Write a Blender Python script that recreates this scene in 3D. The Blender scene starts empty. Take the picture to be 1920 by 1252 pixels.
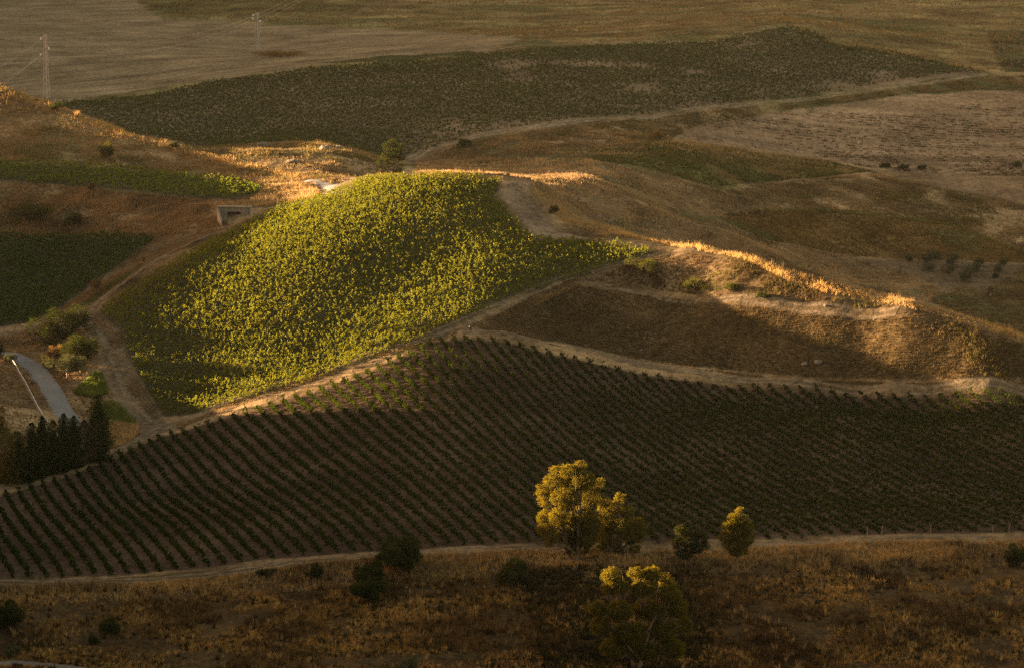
import bpy, math, random
import numpy as np
rng = np.random.default_rng(7)
random.seed(7)
S = bpy.context.scene
COL = S.collection
# ------------------------------------------------------------------ camera
CAMZ = 160.0
PITCH = 0.14
F = 6000.0                       # focal length in photo pixels (photo 1920 x 1252)
cp, sp = math.cos(PITCH), math.sin(PITCH)
cam_d = bpy.data.cameras.new('camera')
cam = bpy.data.objects.new('camera', cam_d)
COL.objects.link(cam)
cam.location = (0, 0, CAMZ)
cam.rotation_euler = (math.pi/2 - PITCH, 0, 0)
cam_d.sensor_width = 36.0
cam_d.lens = 36.0*F/1920.0
cam_d.clip_start = 1.0
cam_d.clip_end = 12000.0
S.camera = cam

def ray(px, py):
    r = (np.asarray(px, float)-960)/F
    v = (626-np.asarray(py, float))/F
    return r, cp+v*sp, -sp+v*cp          # x, y, z of the direction

def at_dist(px, py, y):
    dx, dy, dz = ray(px, py)
    t = np.asarray(y, float)/dy
    return dx*t, dy*t, CAMZ+dz*t

def project(x, y, z):
    zz = z-CAMZ
    fwd = y*cp-zz*sp
    up = y*sp+zz*cp
    return 960+F*x/fwd, 626-F*up/fwd

# ------------------------------------------------------------------ terrain
V = """
0 1252 500|480 1252 495|960 1252 492|1440 1252 492|1920 1252 495|-260 1252 500|2180 1252 495
-260 1400 455|400 1400 450|960 1400 450|1500 1400 450|2180 1400 450
-260 1095 552|0 1092 552|250 1085 552|500 1060 553|750 1038 555|1000 1028 556|1300 1022 557|1600 1012 558|1920 1005 560|2180 1000 560
960 1140 522|300 1170 525|1600 1130 522
-260 985 605|0 915 636|150 870 656|300 795 698|450 750 702|600 705 706|750 650 714|880 612 724|1000 635 720|1200 685 714|1400 712 709|1600 728 699|1750 735 692|1920 728 688|2180 720 684
600 880 630|500 830 662|600 820 657|800 720 684|800 880 616|1000 820 643|1000 720 685|350 930 628|250 990 592|1200 780 670|1200 920 604|1400 780 675|1400 920 606|1600 780 673|1600 940 594|1800 790 664|1800 900 611|1920 800 655|1920 900 608.5
330 775 707|600 690 714|880 595 726|1100 515 760|1240 468 778
310 775 707|240 660 736|180 590 768|300 500 782|450 415 818|560 380 837|640 350 845
690 328 862|820 326 862|940 328 858|940 365 828|1005 437 794|1100 450 794|1200 462 782|900 500 762|1700 650 704|1850 650 698|1500 625 718|1300 620 730|1300 550 748|1500 575 726|1620 640 711|985 380 826
600 500 764|800 480 773|500 600 739|750 400 805
1010 345 842|1060 390 828|1150 430 807|1240 455 786|1300 465 768|1390 480 754|1480 525 736|1560 548 726|1700 570 714|1800 600 709|1920 640 700|2180 715 690
1060 375 862|1060 340 890|1300 440 900|1300 330 960|1300 270 1010|1300 205 1078
1600 530 880|1700 540 890|1740 500 915|1900 500 920|1850 540 890|1850 600 850|1900 622 838|2180 560 880|2180 640 830
1350 405 930|1500 395 950|1700 410 965|1880 488 932|1650 480 925|1500 450 925
1400 340 985|1600 330 1010|1800 360 1010|1920 390 1000|1920 340 1030|1700 320 1040|2180 390 1000|2180 300 1060
1280 262 1040|1500 300 1045|1900 310 1060|1500 215 1095|1900 240 1110|1750 170 1150|1920 185 1150|1500 195 1112|2180 200 1150
760 298 985|900 256 1005|1000 238 1020|1150 220 1050|1600 170 1140|1840 140 1190|2000 135 1210
800 310 960|1000 290 975|1150 270 995|1000 330 920|1150 350 900|1250 400 880|1350 430 880|1100 310 940
740 334 885|640 300 900|560 290 905|480 278 912|800 325 900|900 325 905
500 285 922|600 272 935|640 280 930|700 298 930|410 278 955
500 268 985|600 268 985|700 288 985
0 165 985|60 190 970|110 205 960|200 240 945|300 265 930|350 283 920|450 305 898|530 325 880|600 340 860|-260 150 1000
0 305 905|250 315 893|400 335 875|490 355 855|0 335 885|200 350 870|350 368 852|480 368 848|0 235 945|150 270 922|-260 270 935|-260 350 890
0 380 868|0 430 845|200 400 852|200 435 838|350 400 838|380 430 824|435 416 826|435 387 829|575 374 837|620 350 849|-260 430 850
0 440 848|150 440 843|285 445 830|0 610 775|80 600 778|180 510 812|-260 620 775
430 425 820|200 560 768|150 585 766
0 635 765|60 650 750|200 680 732|260 780 705|130 700 727|180 730 717|220 790 703
0 660 742|60 680 737|100 730 714|130 780 693|30 720 720|40 800 682|0 760 697|0 820 674|-260 700 700|-260 850 645|60 885 650|150 845 668
150 202 1082|110 192 1110|260 180 1130|400 150 1150|600 125 1165|800 110 1175|900 100 1180|1100 85 1200|1300 80 1215|1480 52 1250|1560 80 1230|1700 100 1220|-260 210 1110
600 200 1075|1000 160 1105|1400 130 1160
0 185 1125|0 100 1300|0 45 1500|300 100 1290|300 40 1500|480 95 1330|600 80 1350|700 55 1430|0 0 1750|300 0 1700|600 0 1650|900 60 1380|900 0 1650
1200 50 1400|1200 0 1650|1500 30 1400|1500 0 1550|1700 60 1350|1700 0 1550|1920 100 1260|1920 0 1550|2180 100 1260|2180 0 1550|-260 100 1300|-260 0 1750
-260 -60 2150|960 -60 2100|2180 -60 2000|-260 -120 2900|960 -120 2900|2180 -120 2900
"""
HID = """
150 245 1020|350 300 960|0 228 1045|-260 170 1090
1300 502 800|1390 520 788|1480 560 770|1600 592 760|1750 626 742|1900 668 728|1200 474 835|1300 490 835|1450 530 815|1600 570 800|1750 602 790|1900 645 785
700 345 875|850 345 875
"""
pts = []
for blk in (V, HID):
    for tok in blk.replace('\n', '|').split('|'):
        tok = tok.strip()
        if tok:
            a, b, c = map(float, tok.split())
            pts.append(at_dist(a, b, c))
pts = np.array(pts)
YS = 0.6
_c = np.stack([pts[:, 0], pts[:, 1]*YS], 1)/100.0
def _phi(d2):
    return 0.5*d2*np.log(d2+1e-9)
def _tps_fit(c, z, lam):
    n = len(c)
    d2 = ((c[:, None]-c[None])**2).sum(-1)
    A = np.zeros((n+3, n+3))
    A[:n, :n] = _phi(d2)+lam*np.eye(n)
    A[:n, n:] = np.concatenate([np.ones((n, 1)), c], 1)
    A[n:, :n] = A[:n, n:].T
    return np.linalg.solve(A, np.concatenate([z, np.zeros(3)]))
_w = _tps_fit(_c, pts[:, 2], 0.002)
def tps(x, y):
    x = np.asarray(x, float); sh = x.shape
    q = np.stack([x.ravel(), np.asarray(y, float).ravel()*YS], 1)/100.0
    out = np.empty(len(q))
    for i in range(0, len(q), 20000):
        s = q[i:i+20000]
        d2 = ((s[:, None, :]-_c[None])**2).sum(-1)
        out[i:i+20000] = _phi(d2)@_w[:-3]+_w[-3]+s@_w[-2:]
    return out.reshape(sh)
def _hash(i, j, k):
    h = (i.astype(np.int64)*374761393+j.astype(np.int64)*668265263+k*974634533) & 0x7fffffff
    h = ((h ^ (h >> 13))*1274126177) & 0x7fffffff
    h = h ^ (h >> 16)
    return (h & 0xffff)/65535.0
def vnoise(x, y, k=0):
    i = np.floor(x); j = np.floor(y)
    u = x-i; v = y-j
    u = u*u*(3-2*u); v = v*v*(3-2*v)
    a = _hash(i, j, k); b = _hash(i+1, j, k); c = _hash(i, j+1, k); d = _hash(i+1, j+1, k)
    return (a*(1-u)+b*u)*(1-v)+(c*(1-u)+d*u)*v-0.5
def fbm(x, y, sc, k=0, n=3):
    o = 0; amp = 1.0
    for q in range(n):
        o = o+amp*vnoise(x/sc+17.3*q, y/sc-9.1*q, k+q)
        sc *= 0.5; amp *= 0.5
    return o
def inpoly(px, py, poly):
    poly = np.asarray(poly, float)
    x = np.asarray(px, float); y = np.asarray(py, float)
    res = np.zeros(x.shape, bool)
    x0, y0 = poly[-1]
    for x1, y1 in poly:
        if y0 != y1:
            c = ((y1 > y) != (y0 > y)) & (x < (x0-x1)*(y-y1)/(y0-y1)+x1)
            res ^= c
        x0, y0 = x1, y1
    return res
# ------------------------------------------------------------------ the sun (low, from behind the hills on the left)
SUN_AZ, SUN_EL = math.radians(68.0), math.radians(6.5)
TE = math.tan(SUN_EL)
SA, CA = math.sin(SUN_AZ), math.cos(SUN_AZ)
def uw(x, y, z):
    u = x*CA+y*SA; t = -x*SA+y*CA
    return u, z-t*TE
# skyline of the unseen left hill, shaped to cast the shade: u -> height over the sun's slant plane
SKY_U = [0, 300, 440, 464, 490, 506, 511, 513, 516, 519, 523, 527, 549, 587, 597, 602, 606, 614, 621.5, 627, 635, 643, 651, 659, 664, 667, 670, 678, 684, 696, 710, 725, 741, 760, 770, 787, 801, 812, 843, 856, 868, 885, 1000, 1400, 6000]
SKY_H = [60, 50, 34, 31.3, 30, 28.5, 25.5, 25, 25.5, 27.5, 28.5, 33, 33, 33, 32, 20, 6, 7, 7, 5.5, 5, 9, 12.3, 16.6, 19.2, 20.4, 22.0, 25.0, 26.7, 30.9, 32.3, 34.8, 35.3, 35, 34.5, 36, 35.5, 33.8, 38.6, 38.8, 43, 60, 66, 70, 24]
# ------------------------------------------------------------------ height field on a grid of (x / y, y)
ga = np.concatenate([np.linspace(-1.1, -0.4, 40)[:-1], np.linspace(-0.4, -0.185, 60)[:-1], np.linspace(-0.185, 0.185, 560), np.linspace(0.185, 0.7, 30)[1:]])
gy = np.concatenate([np.linspace(60, 300, 30)[:-1], np.linspace(300, 470, 40)[:-1], np.linspace(470, 880, 520)[:-1], np.linspace(880, 1300, 330)[:-1],
                     np.linspace(1300, 1900, 130)[:-1], np.linspace(1900, 6000, 50)])
GA, GY = np.meshgrid(ga, gy)
GX = GA*GY
def base_height(x, y):
    yc = np.clip(y, 440.0, 2900.0)
    a = np.clip(x/np.maximum(y, 1), -0.215, 0.215)
    z = tps(a*yc, yc)
    q = np.clip((-x/np.maximum(y, 1)-0.34)/0.25, 0, 1)
    return z+np.maximum(y-2900, 0)*0.02-55*q*q*(3-2*q)
H = base_height(GX, GY)
PX, PY = project(GX, GY, H)
# the unseen ridge beyond the left edge, shaped to shade the fields
AC = -0.262
_uc = GY*(SA+AC*CA); _tc = GY*(CA-AC*SA)
_hc = np.interp(_uc, SKY_U, SKY_H)+_tc*TE
_s = np.clip(1-np.abs(GA-AC)/np.where(GA > AC, 0.082, 0.11), 0, 1)
_s = _s*_s*(3-2*_s)
H = np.where(_hc > H, H+(_hc-H)*_s, H)
# an unseen mountain shoulder added further left to shade the near valley air
_u2 = GY*(SA-0.62*CA); _t2 = GY*(CA+0.62*SA)
_f2 = np.clip((450-_u2)/90, 0, 1); _f2 = _f2*_f2*(3-2*_f2)
_h2 = (150+25*fbm(GX, GY, 90.0, 61, 3))*_f2+_t2*TE
_s2 = np.clip(1-np.abs(GA+0.62)/0.38, 0, 1); _s2 = _s2*_s2*(3-2*_s2)*_f2
H = np.where(_h2 > H, H+(_h2-H)*_s2, H)
# rough ground where nothing is ploughed or planted
_rough = np.ones(H.shape)
def fieldmask(poly, y0=0, y1=9999):
    return inpoly(PX, PY, poly) & (GY >= y0) & (GY <= y1)
P_FRONT = [(-90, 950), (0, 930), (150, 886), (300, 818), (450, 776), (600, 730), (700, 692), (800, 644), (870, 634), (950, 644), (1050, 667), (1200, 702), (1400, 727), (1600, 741), (1750, 747), (1990, 745),
           (1990, 996), (1600, 1003), (1300, 1012), (1000, 1018), (750, 1030), (500, 1050), (250, 1078), (0, 1085), (-90, 1088)]
P_MID = [(178, 592), (300, 512), (380, 466), (450, 430), (540, 392), (620, 366), (680, 341), (760, 335), (930, 337), (945, 350), (925, 366), (965, 415), (1000, 450), (1110, 456), (1190, 470), (1232, 473),
         (1130, 508), (1040, 534), (950, 566), (850, 612), (760, 650), (650, 692), (560, 722), (440, 758), (360, 778), (308, 782), (270, 726), (240, 672), (226, 618)]
P_LLOW = [(-90, 447), (120, 446), (285, 446), (290, 452), (230, 494), (180, 530), (110, 578), (60, 604), (0, 614), (-90, 622)]
P_LUP = [(-90, 312), (60, 309), (200, 316), (330, 330), (430, 340), (488, 352), (494, 362), (440, 374), (380, 374), (280, 364), (140, 350), (0, 340), (-90, 338)]
P_FAR = [(100, 200), (260, 186), (400, 156), (520, 142), (600, 131), (760, 120), (900, 106), (1100, 91), (1320, 84), (1400, 68), (1480, 54), (1530, 66), (1570, 88), (1640, 96), (1840, 138), (1600, 168), (1300, 203),
         (1000, 237), (870, 261), (790, 286), (740, 298), (680, 286), (560, 275), (350, 275), (230, 258)]
P_BARE = [(1255, 268), (1300, 240), (1380, 222), (1500, 205), (1700, 180), (1850, 170), (2400, 185), (2400, 325), (1900, 332), (1640, 318), (1560, 303), (1420, 285)]
P_BARE2 = [(1650, 332), (1800, 326), (2400, 330), (2400, 380), (1920, 386), (1820, 372), (1740, 352)]
P_CROP = [(1340, 408), (1440, 394), (1600, 398), (1780, 420), (1940, 482), (1940, 494), (1700, 487), (1580, 478), (1430, 448)]
P_OLIVE = [(1600, 484), (1700, 487), (1925, 496), (1925, 504), (1840, 545), (1770, 541), (1700, 512)]
P_SCRUB2 = [(1740, 562), (1790, 541), (1840, 546), (1920, 503), (2400, 440), (2400, 760), (1920, 634), (1800, 596)]
P_BROWN = [(925, 600), (1000, 552), (1060, 532), (1150, 548), (1350, 570), (1500, 583), (1650, 592), (1780, 606), (1930, 655), (1930, 708), (1700, 712), (1500, 706), (1250, 682), (1080, 652), (960, 622)]
P_PLOUGH = [(-700, 60), (-700, -300), (180, -300), (250, 0), (305, 38), (480, 45), (530, 48), (700, 54), (880, 64), (980, 74), (900, 96), (760, 112), (600, 124), (400, 148), (180, 182), (100, 195), (0, 195), (-700, 200)]
P_DIRT = [(150, 606), (182, 598), (226, 624), (244, 680), (275, 735), (312, 790), (335, 800), (262, 826), (228, 778), (206, 700), (180, 640)]
P_SOILTOP = [(618, 346), (640, 338), (690, 333), (690, 342), (630, 366), (600, 374), (595, 360)]
P_TRIANG = [(935, 340), (1000, 342), (985, 370), (1040, 432), (1110, 452), (1000, 446), (940, 366)]
M_FIELD = (fieldmask(P_FRONT, 500, 760) | fieldmask(P_MID, 640, 870) | fieldmask(P_LLOW, 700, 880) | fieldmask(P_LUP, 820, 930) |
           fieldmask(P_FAR, 950, 1300) | fieldmask(P_BARE, 1000, 1200) | fieldmask(P_PLOUGH, 1000, 9000))
_rough[M_FIELD] = 0.15
for _ in range(6):                       # soften the edges
    _rough[1:-1, 1:-1] = (_rough[1:-1, 1:-1]*2+_rough[:-2, 1:-1]+_rough[2:, 1:-1]+_rough[1:-1, :-2]+_rough[1:-1, 2:])/6
H = H+_rough*(0.8*fbm(GX, GY, 18.0, 3, 4)+0.4*fbm(GX, GY, 3.2, 9, 2)-0.9*np.clip(1-np.abs(fbm(GX*0.8+0.5*GY, GY, 26.0, 201, 4))*3.2-0.55, 0, 1)*np.clip((GY-800)/60, 0, 1))
def bil(G, x, y):
    x = np.asarray(x, float); y = np.asarray(y, float)
    a = x/y
    i = np.clip(np.searchsorted(ga, a)-1, 0, len(ga)-2)
    j = np.clip(np.searchsorted(gy, y)-1, 0, len(gy)-2)
    u = np.clip((a-ga[i])/(ga[i+1]-ga[i]), 0, 1); v = np.clip((y-gy[j])/(gy[j+1]-gy[j]), 0, 1)
    return (G[j, i]*(1-u)+G[j, i+1]*u)*(1-v)+(G[j+1, i]*(1-u)+G[j+1, i+1]*u)*v
def ht(x, y):
    return bil(H, x, y)
_YS = np.concatenate([np.arange(400, 1000, 1.0), np.arange(1000, 2600, 2.5)])
def hit(px, py, ymin=400.0):
    """point of the terrain seen at a pixel of the photograph -> (x, y, z)"""
    px = np.atleast_1d(np.asarray(px, float)); py = np.atleast_1d(np.asarray(py, float))
    out = np.empty((len(px), 3))
    for n, (p, q) in enumerate(zip(px, py)):
        x, y, z = at_dist(p, q, _YS)
        d = z-ht(x, y)
        d[_YS < ymin] = 1.0
        k = int(np.argmax(d < 0))
        if d[k] >= 0:
            k = len(_YS)-1
        k0 = max(k-1, 0)
        f = d[k0]/(d[k0]-d[k]) if d[k0] > 0 > d[k] else 0
        x1, y1, z1 = at_dist(p, q, _YS[k0]+(_YS[k]-_YS[k0])*f)
        out[n] = (float(x1), float(y1), float(ht(x1, y1)))
    return out
# ------------------------------------------------------------------ helpers: meshes and materials
def tag(o, label=None, cat=None, group=None, kind=None):
    if label: o['label'] = label
    if cat: o['category'] = cat
    if group: o['group'] = group
    if kind: o['kind'] = kind
    return o
def raw_mesh(name, v, f, mats, col=None, smooth=False, midx=None):
    """v (N,3), f (M,k) index array"""
    me = bpy.data.meshes.new(name)
    v = np.ascontiguousarray(v, np.float32); f = np.ascontiguousarray(f, np.int32)
    n, k = f.shape
    me.vertices.add(len(v)); me.vertices.foreach_set('co', v.ravel())
    me.loops.add(n*k); me.loops.foreach_set('vertex_index', f.ravel())
    me.polygons.add(n)
    me.polygons.foreach_set('loop_start', np.arange(0, n*k, k, dtype=np.int32))
    me.polygons.foreach_set('loop_total', np.full(n, k, np.int32))
    if not isinstance(mats, (list, tuple)): mats = [mats]
    for m in mats: me.materials.append(m)
    if midx is not None: me.polygons.foreach_set('material_index', np.asarray(midx, np.int32))
    if smooth: me.polygons.foreach_set('use_smooth', np.ones(n, bool))
    me.update()
    if col is not None:
        at = me.attributes.new('tint', 'FLOAT_COLOR', 'POINT')
        c4 = np.ones((len(v), 4), np.float32); c4[:, :3] = col
        at.data.foreach_set('color', c4.ravel())
    return me
def link(name, me, parent=None):
    o = bpy.data.objects.new(name, me); COL.objects.link(o)
    if parent is not None: o.parent = parent
    return o
def empty(name, loc=(0, 0, 0)):
    o = bpy.data.objects.new(name, None); COL.objects.link(o); o.location = loc
    o.empty_display_size = 0.5
    return o
class MB:
    """collects small solid shapes into one mesh"""
    def __init__(s): s.v = []; s.f = []
    def add(s, v, f):
        b = len(s.v); s.v += [tuple(map(float, p)) for p in v]; s.f += [tuple(b+i for i in q) for q in f]
    def box(s, c, d, rz=0.0):
        x, y, z = (q/2 for q in d); ca, sa = math.cos(rz), math.sin(rz)
        vs = []
        for sz in (-z, z):
            for sx, sy in ((-x, -y), (x, -y), (x, y), (-x, y)):
                vs.append((c[0]+sx*ca-sy*sa, c[1]+sx*sa+sy*ca, c[2]+sz))
        s.add(vs, [(3, 2, 1, 0), (4, 5, 6, 7), (0, 1, 5, 4), (1, 2, 6, 5), (2, 3, 7, 6), (3, 0, 4, 7)])
    def tube(s, P, R, n=7, cap=True):
        P = [np.array(p, float) for p in P]; rings = []
        vs = []; fs = []
        for i, p in enumerate(P):
            d = P[min(i+1, len(P)-1)]-P[max(i-1, 0)]
            d = d/(np.linalg.norm(d)+1e-9)
            a = np.cross(d, (0.3, 0.9, 0.1)); a /= np.linalg.norm(a)+1e-9
            b = np.cross(d, a)
            for k in range(n):
                t = 2*math.pi*k/n
                vs.append(p+(a*math.cos(t)+b*math.sin(t))*R[i])
        for i in range(len(P)-1):
            for k in range(n):
                k2 = (k+1) % n
                fs.append((i*n+k, i*n+k2, (i+1)*n+k2, (i+1)*n+k))
        if cap:
            fs.append(tuple(range(n-1, -1, -1))); fs.append(tuple((len(P)-1)*n+k for k in range(n)))
        s.add(vs, fs)
    def build(s, name, mat, parent=None, smooth=False):
        me = bpy.data.meshes.new(name); me.from_pydata(s.v, [], s.f); me.materials.append(mat)
        if smooth:
            for p in me.polygons: p.use_smooth = True
        me.update()
        return link(name, me, parent)
def new_mat(name):
    m = bpy.data.materials.new(name); m.use_nodes = True
    nt = m.node_tree; nt.nodes.clear()
    out = nt.nodes.new('ShaderNodeOutputMaterial')
    return m, nt, out
def N(nt, t, **kw):
    n = nt.nodes.new(t)
    for k, v in kw.items():
        if k.startswith('i_'): n.inputs[k[2:].replace('_', ' ')].default_value = v
        else: setattr(n, k, v)
    return n
def noise(nt, scale, detail=3, rough=0.6, vec=None):
    n = N(nt, 'ShaderNodeTexNoise'); n.inputs['Scale'].default_value = scale
    n.inputs['Detail'].default_value = detail; n.inputs['Roughness'].default_value = rough
    if vec is not None: nt.links.new(vec, n.inputs['Vector'])
    return n
def maprange(nt, sock, a, b, c, d):
    m = N(nt, 'ShaderNodeMapRange'); nt.links.new(sock, m.inputs['Value'])
    for k, v in zip(('From Min', 'From Max', 'To Min', 'To Max'), (a, b, c, d)): m.inputs[k].default_value = v
    return m.outputs['Result']
def mulcol(nt, a, b):
    m = N(nt, 'ShaderNodeVectorMath', operation='MULTIPLY')
    for i, s in enumerate((a, b)):
        if hasattr(s, 'links') or hasattr(s, 'is_linked'): nt.links.new(s, m.inputs[i])
        else: m.inputs[i].default_value = s
    return m.outputs[0]
def ground_material():
    m, nt, out = new_mat('earth')
    geo = N(nt, 'ShaderNodeNewGeometry')
    at = N(nt, 'ShaderNodeAttribute', attribute_name='tint')
    n1 = noise(nt, 0.045, 4, 0.6, geo.outputs['Position'])
    n2 = noise(nt, 0.55, 4, 0.7, geo.outputs['Position'])
    n3 = noise(nt, 2.1, 3, 0.7, geo.outputs['Position'])
    f1 = maprange(nt, n1.outputs['Fac'], 0.3, 0.7, 0.72, 1.28)
    f2 = maprange(nt, n2.outputs['Fac'], 0.28, 0.72, 0.5, 1.5)
    f3 = maprange(nt, n3.outputs['Fac'], 0.3, 0.7, 0.55, 1.45)
    c = mulcol(nt, mulcol(nt, mulcol(nt, at.outputs['Color'], f1), f2), f3)
    d = N(nt, 'ShaderNodeBsdfDiffuse'); d.inputs['Roughness'].default_value = 0.6
    nt.links.new(c, d.inputs['Color'])
    b = N(nt, 'ShaderNodeBump'); b.inputs['Strength'].default_value = 0.9; b.inputs['Distance'].default_value = 0.35
    nt.links.new(n2.outputs['Fac'], b.inputs['Height'])
    nt.links.new(b.outputs['Normal'], d.inputs['Normal'])
    nt.links.new(d.outputs[0], out.inputs['Surface'])
    return m
def leaf_material(name, c1, c2, trans=0.45, tgain=(1.9, 1.6, 0.6), attr=False, vmin=0.6, vmax=1.35):
    m, nt, out = new_mat(name)
    geo = N(nt, 'ShaderNodeNewGeometry')
    if attr:
        at = N(nt, 'ShaderNodeAttribute', attribute_name='tint'); base = at.outputs['Color']
    else:
        mx = N(nt, 'ShaderNodeMix', data_type='RGBA')
        nt.links.new(geo.outputs['Random Per Island'], mx.inputs[0])
        mx.inputs[6].default_value = (*c1, 1); mx.inputs[7].default_value = (*c2, 1)
        base = mx.outputs[2]
    wn = N(nt, 'ShaderNodeTexWhiteNoise', noise_dimensions='1D')
    nt.links.new(geo.outputs['Random Per Island'], wn.inputs['W'])
    f = maprange(nt, wn.outputs['Value'], 0, 1, vmin, vmax)
    c = mulcol(nt, base, f)
    d = N(nt, 'ShaderNodeBsdfDiffuse'); nt.links.new(c, d.inputs['Color'])
    t = N(nt, 'ShaderNodeBsdfTranslucent'); nt.links.new(mulcol(nt, c, tgain), t.inputs['Color'])
    x = N(nt, 'ShaderNodeMixShader'); x.inputs[0].default_value = trans
    nt.links.new(d.outputs[0], x.inputs[1]); nt.links.new(t.outputs[0], x.inputs[2])
    nt.links.new(x.outputs[0], out.inputs['Surface'])
    return m
def solid_material(name, col, rough=0.8, var=0.25, scale=3.0, metal=0.0, bump=0.0):
    m, nt, out = new_mat(name)
    geo = N(nt, 'ShaderNodeNewGeometry')
    n1 = noise(nt, scale, 4, 0.65, geo.outputs['Position'])
    n2 = noise(nt, scale*0.13, 3, 0.6, geo.outputs['Position'])
    c = mulcol(nt, mulcol(nt, tuple(col), maprange(nt, n1.outputs['Fac'], 0.3, 0.7, 1-var, 1+var)), maprange(nt, n2.outputs['Fac'], 0.3, 0.7, 1-var, 1+var))
    p = N(nt, 'ShaderNodeBsdfPrincipled'); nt.links.new(c, p.inputs['Base Color'])
    p.inputs['Roughness'].default_value = rough; p.inputs['Metallic'].default_value = metal
    if bump:
        b = N(nt, 'ShaderNodeBump'); b.inputs['Strength'].default_value = bump; b.inputs['Distance'].default_value = 0.1
        nt.links.new(n1.outputs['Fac'], b.inputs['Height']); nt.links.new(b.outputs['Normal'], p.inputs['Normal'])
    nt.links.new(p.outputs[0], out.inputs['Surface'])
    return m
M_EARTH = ground_material()
M_VINE = leaf_material('vine_leaf', (0.040, 0.064, 0.014), (0.082, 0.094, 0.020), 0.5, (3.9, 2.95, 1.0))
M_FARVINE = leaf_material('far_vine_leaf', (0.048, 0.064, 0.025), (0.085, 0.088, 0.034), 0.35, (1.8, 1.6, 0.6))  # paler leaves, with some of the haze put into their colour
M_GRASS = leaf_material('dry_grass_blade', (0, 0, 0), (0, 0, 0), 0.42, (1.35, 1.2, 0.95), attr=True, vmin=0.72, vmax=1.25)
M_EUC = leaf_material('eucalyptus_leaf', (0.075, 0.072, 0.014), (0.13, 0.11, 0.02), 0.4, (2.1, 1.7, 0.5))
M_DARK = leaf_material('dark_evergreen_leaf', (0.022, 0.032, 0.010), (0.045, 0.05, 0.015), 0.3, (1.8, 1.6, 0.6))
M_BUSH = leaf_material('bush_leaf', (0.035, 0.042, 0.014), (0.07, 0.068, 0.02), 0.35, (1.8, 1.6, 0.6))
M_DRYBUSH = leaf_material('dry_bush_twig', (0.12, 0.075, 0.03), (0.2, 0.13, 0.05), 0.35, (1.5, 1.3, 0.8))
M_OLIVE = leaf_material('olive_leaf', (0.06, 0.065, 0.03), (0.1, 0.1, 0.05), 0.25, (1.4, 1.3, 0.8))
M_BARK = solid_material('bark', (0.13, 0.09, 0.06), 0.9, 0.35, 4.0)
M_WOOD = solid_material('grey_wood', (0.22, 0.17, 0.12), 0.9, 0.3, 4.0)
M_TRACK = solid_material('track_dirt', (0.19, 0.14, 0.095), 0.95, 0.22, 1.6, bump=0.6)
M_ROAD = solid_material('old_tarmac', (0.155, 0.148, 0.142), 0.9, 0.2, 1.2, bump=0.3)
M_CONC = solid_material('concrete', (0.26, 0.22, 0.17), 0.9, 0.3, 1.0, bump=0.3)
M_STEEL = solid_material('galvanised_steel', (0.36, 0.33, 0.28), 0.5, 0.15, 3.0, metal=0.4)
M_RUST = solid_material('weathered_steel', (0.42, 0.3, 0.22), 0.7, 0.25, 3.0, metal=0.2)
M_GLASSW = solid_material('white_porcelain', (0.8, 0.78, 0.72), 0.25, 0.05, 3.0)
M_ROCK = solid_material('limestone', (0.15, 0.122, 0.09), 0.9, 0.3, 1.5, bump=0.8)
M_BLUE = solid_material('blue_plastic', (0.05, 0.055, 0.085), 0.5, 0.15, 3.0)
M_RED = solid_material('red_paint', (0.45, 0.03, 0.02), 0.5, 0.1, 3.0)
M_WHITE = solid_material('white_paint', (0.62, 0.6, 0.56), 0.5, 0.05, 3.0)
M_BLACK = solid_material('black_paint', (0.02, 0.02, 0.02), 0.5, 0.1, 3.0)
# ------------------------------------------------------------------ the ground, split by what is grown on it
Yf = GY
ex = 7*fbm(GX, GY, 9.0, 21, 3); ey = 4*fbm(GX, GY, 9.0, 33, 3)
PX2, PY2 = project(GX, GY, H)
def fm(poly, y0=0, y1=9999):
    return inpoly(PX2+ex, PY2+ey, poly) & (GY >= y0) & (GY <= y1)
C = np.empty(H.shape+(3,)); C[:] = (0.22, 0.15, 0.08)            # dry hillside
P = np.zeros(H.shape, int)
n_big = fbm(GX, GY, 60.0, 41, 4); n_med = fbm(GX, GY, 14.0, 45, 3)
def mixc(c1, c2, t):
    t = np.clip(t, 0, 1)[..., None]
    return np.asarray(c1)*(1-t)+np.asarray(c2)*t
far = GY > 1090
C[far] = mixc((0.25, 0.175, 0.085), (0.15, 0.125, 0.055), 0.5+0.9*n_big+0.5*n_med)[far]  # far hillside tone raised, putting some haze lift into the colour
REG = [(P_PLOUGH, 1060, 9000, 'plough'), (P_FAR, 950, 1300, 'far'), (P_BARE, 1000, 1250, 'bare'), (P_BARE2, 980, 1150, 'bare2'), (P_CROP, 900, 1010, 'crop'),
       (P_OLIVE, 860, 940, 'olive'), (P_SCRUB2, 800, 960, 'scrub'), (P_BROWN, 655, 800, 'brown'), (P_LUP, 820, 930, 'lup'), (P_LLOW, 700, 880, 'llow'),
       (P_MID, 640, 880, 'mid'), (P_FRONT, 500, 760, 'front'), (P_DIRT, 640, 810, 'dirt'), (P_SOILTOP, 800, 900, 'soiltop'), (P_TRIANG, 780, 870, 'tri')]
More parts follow.
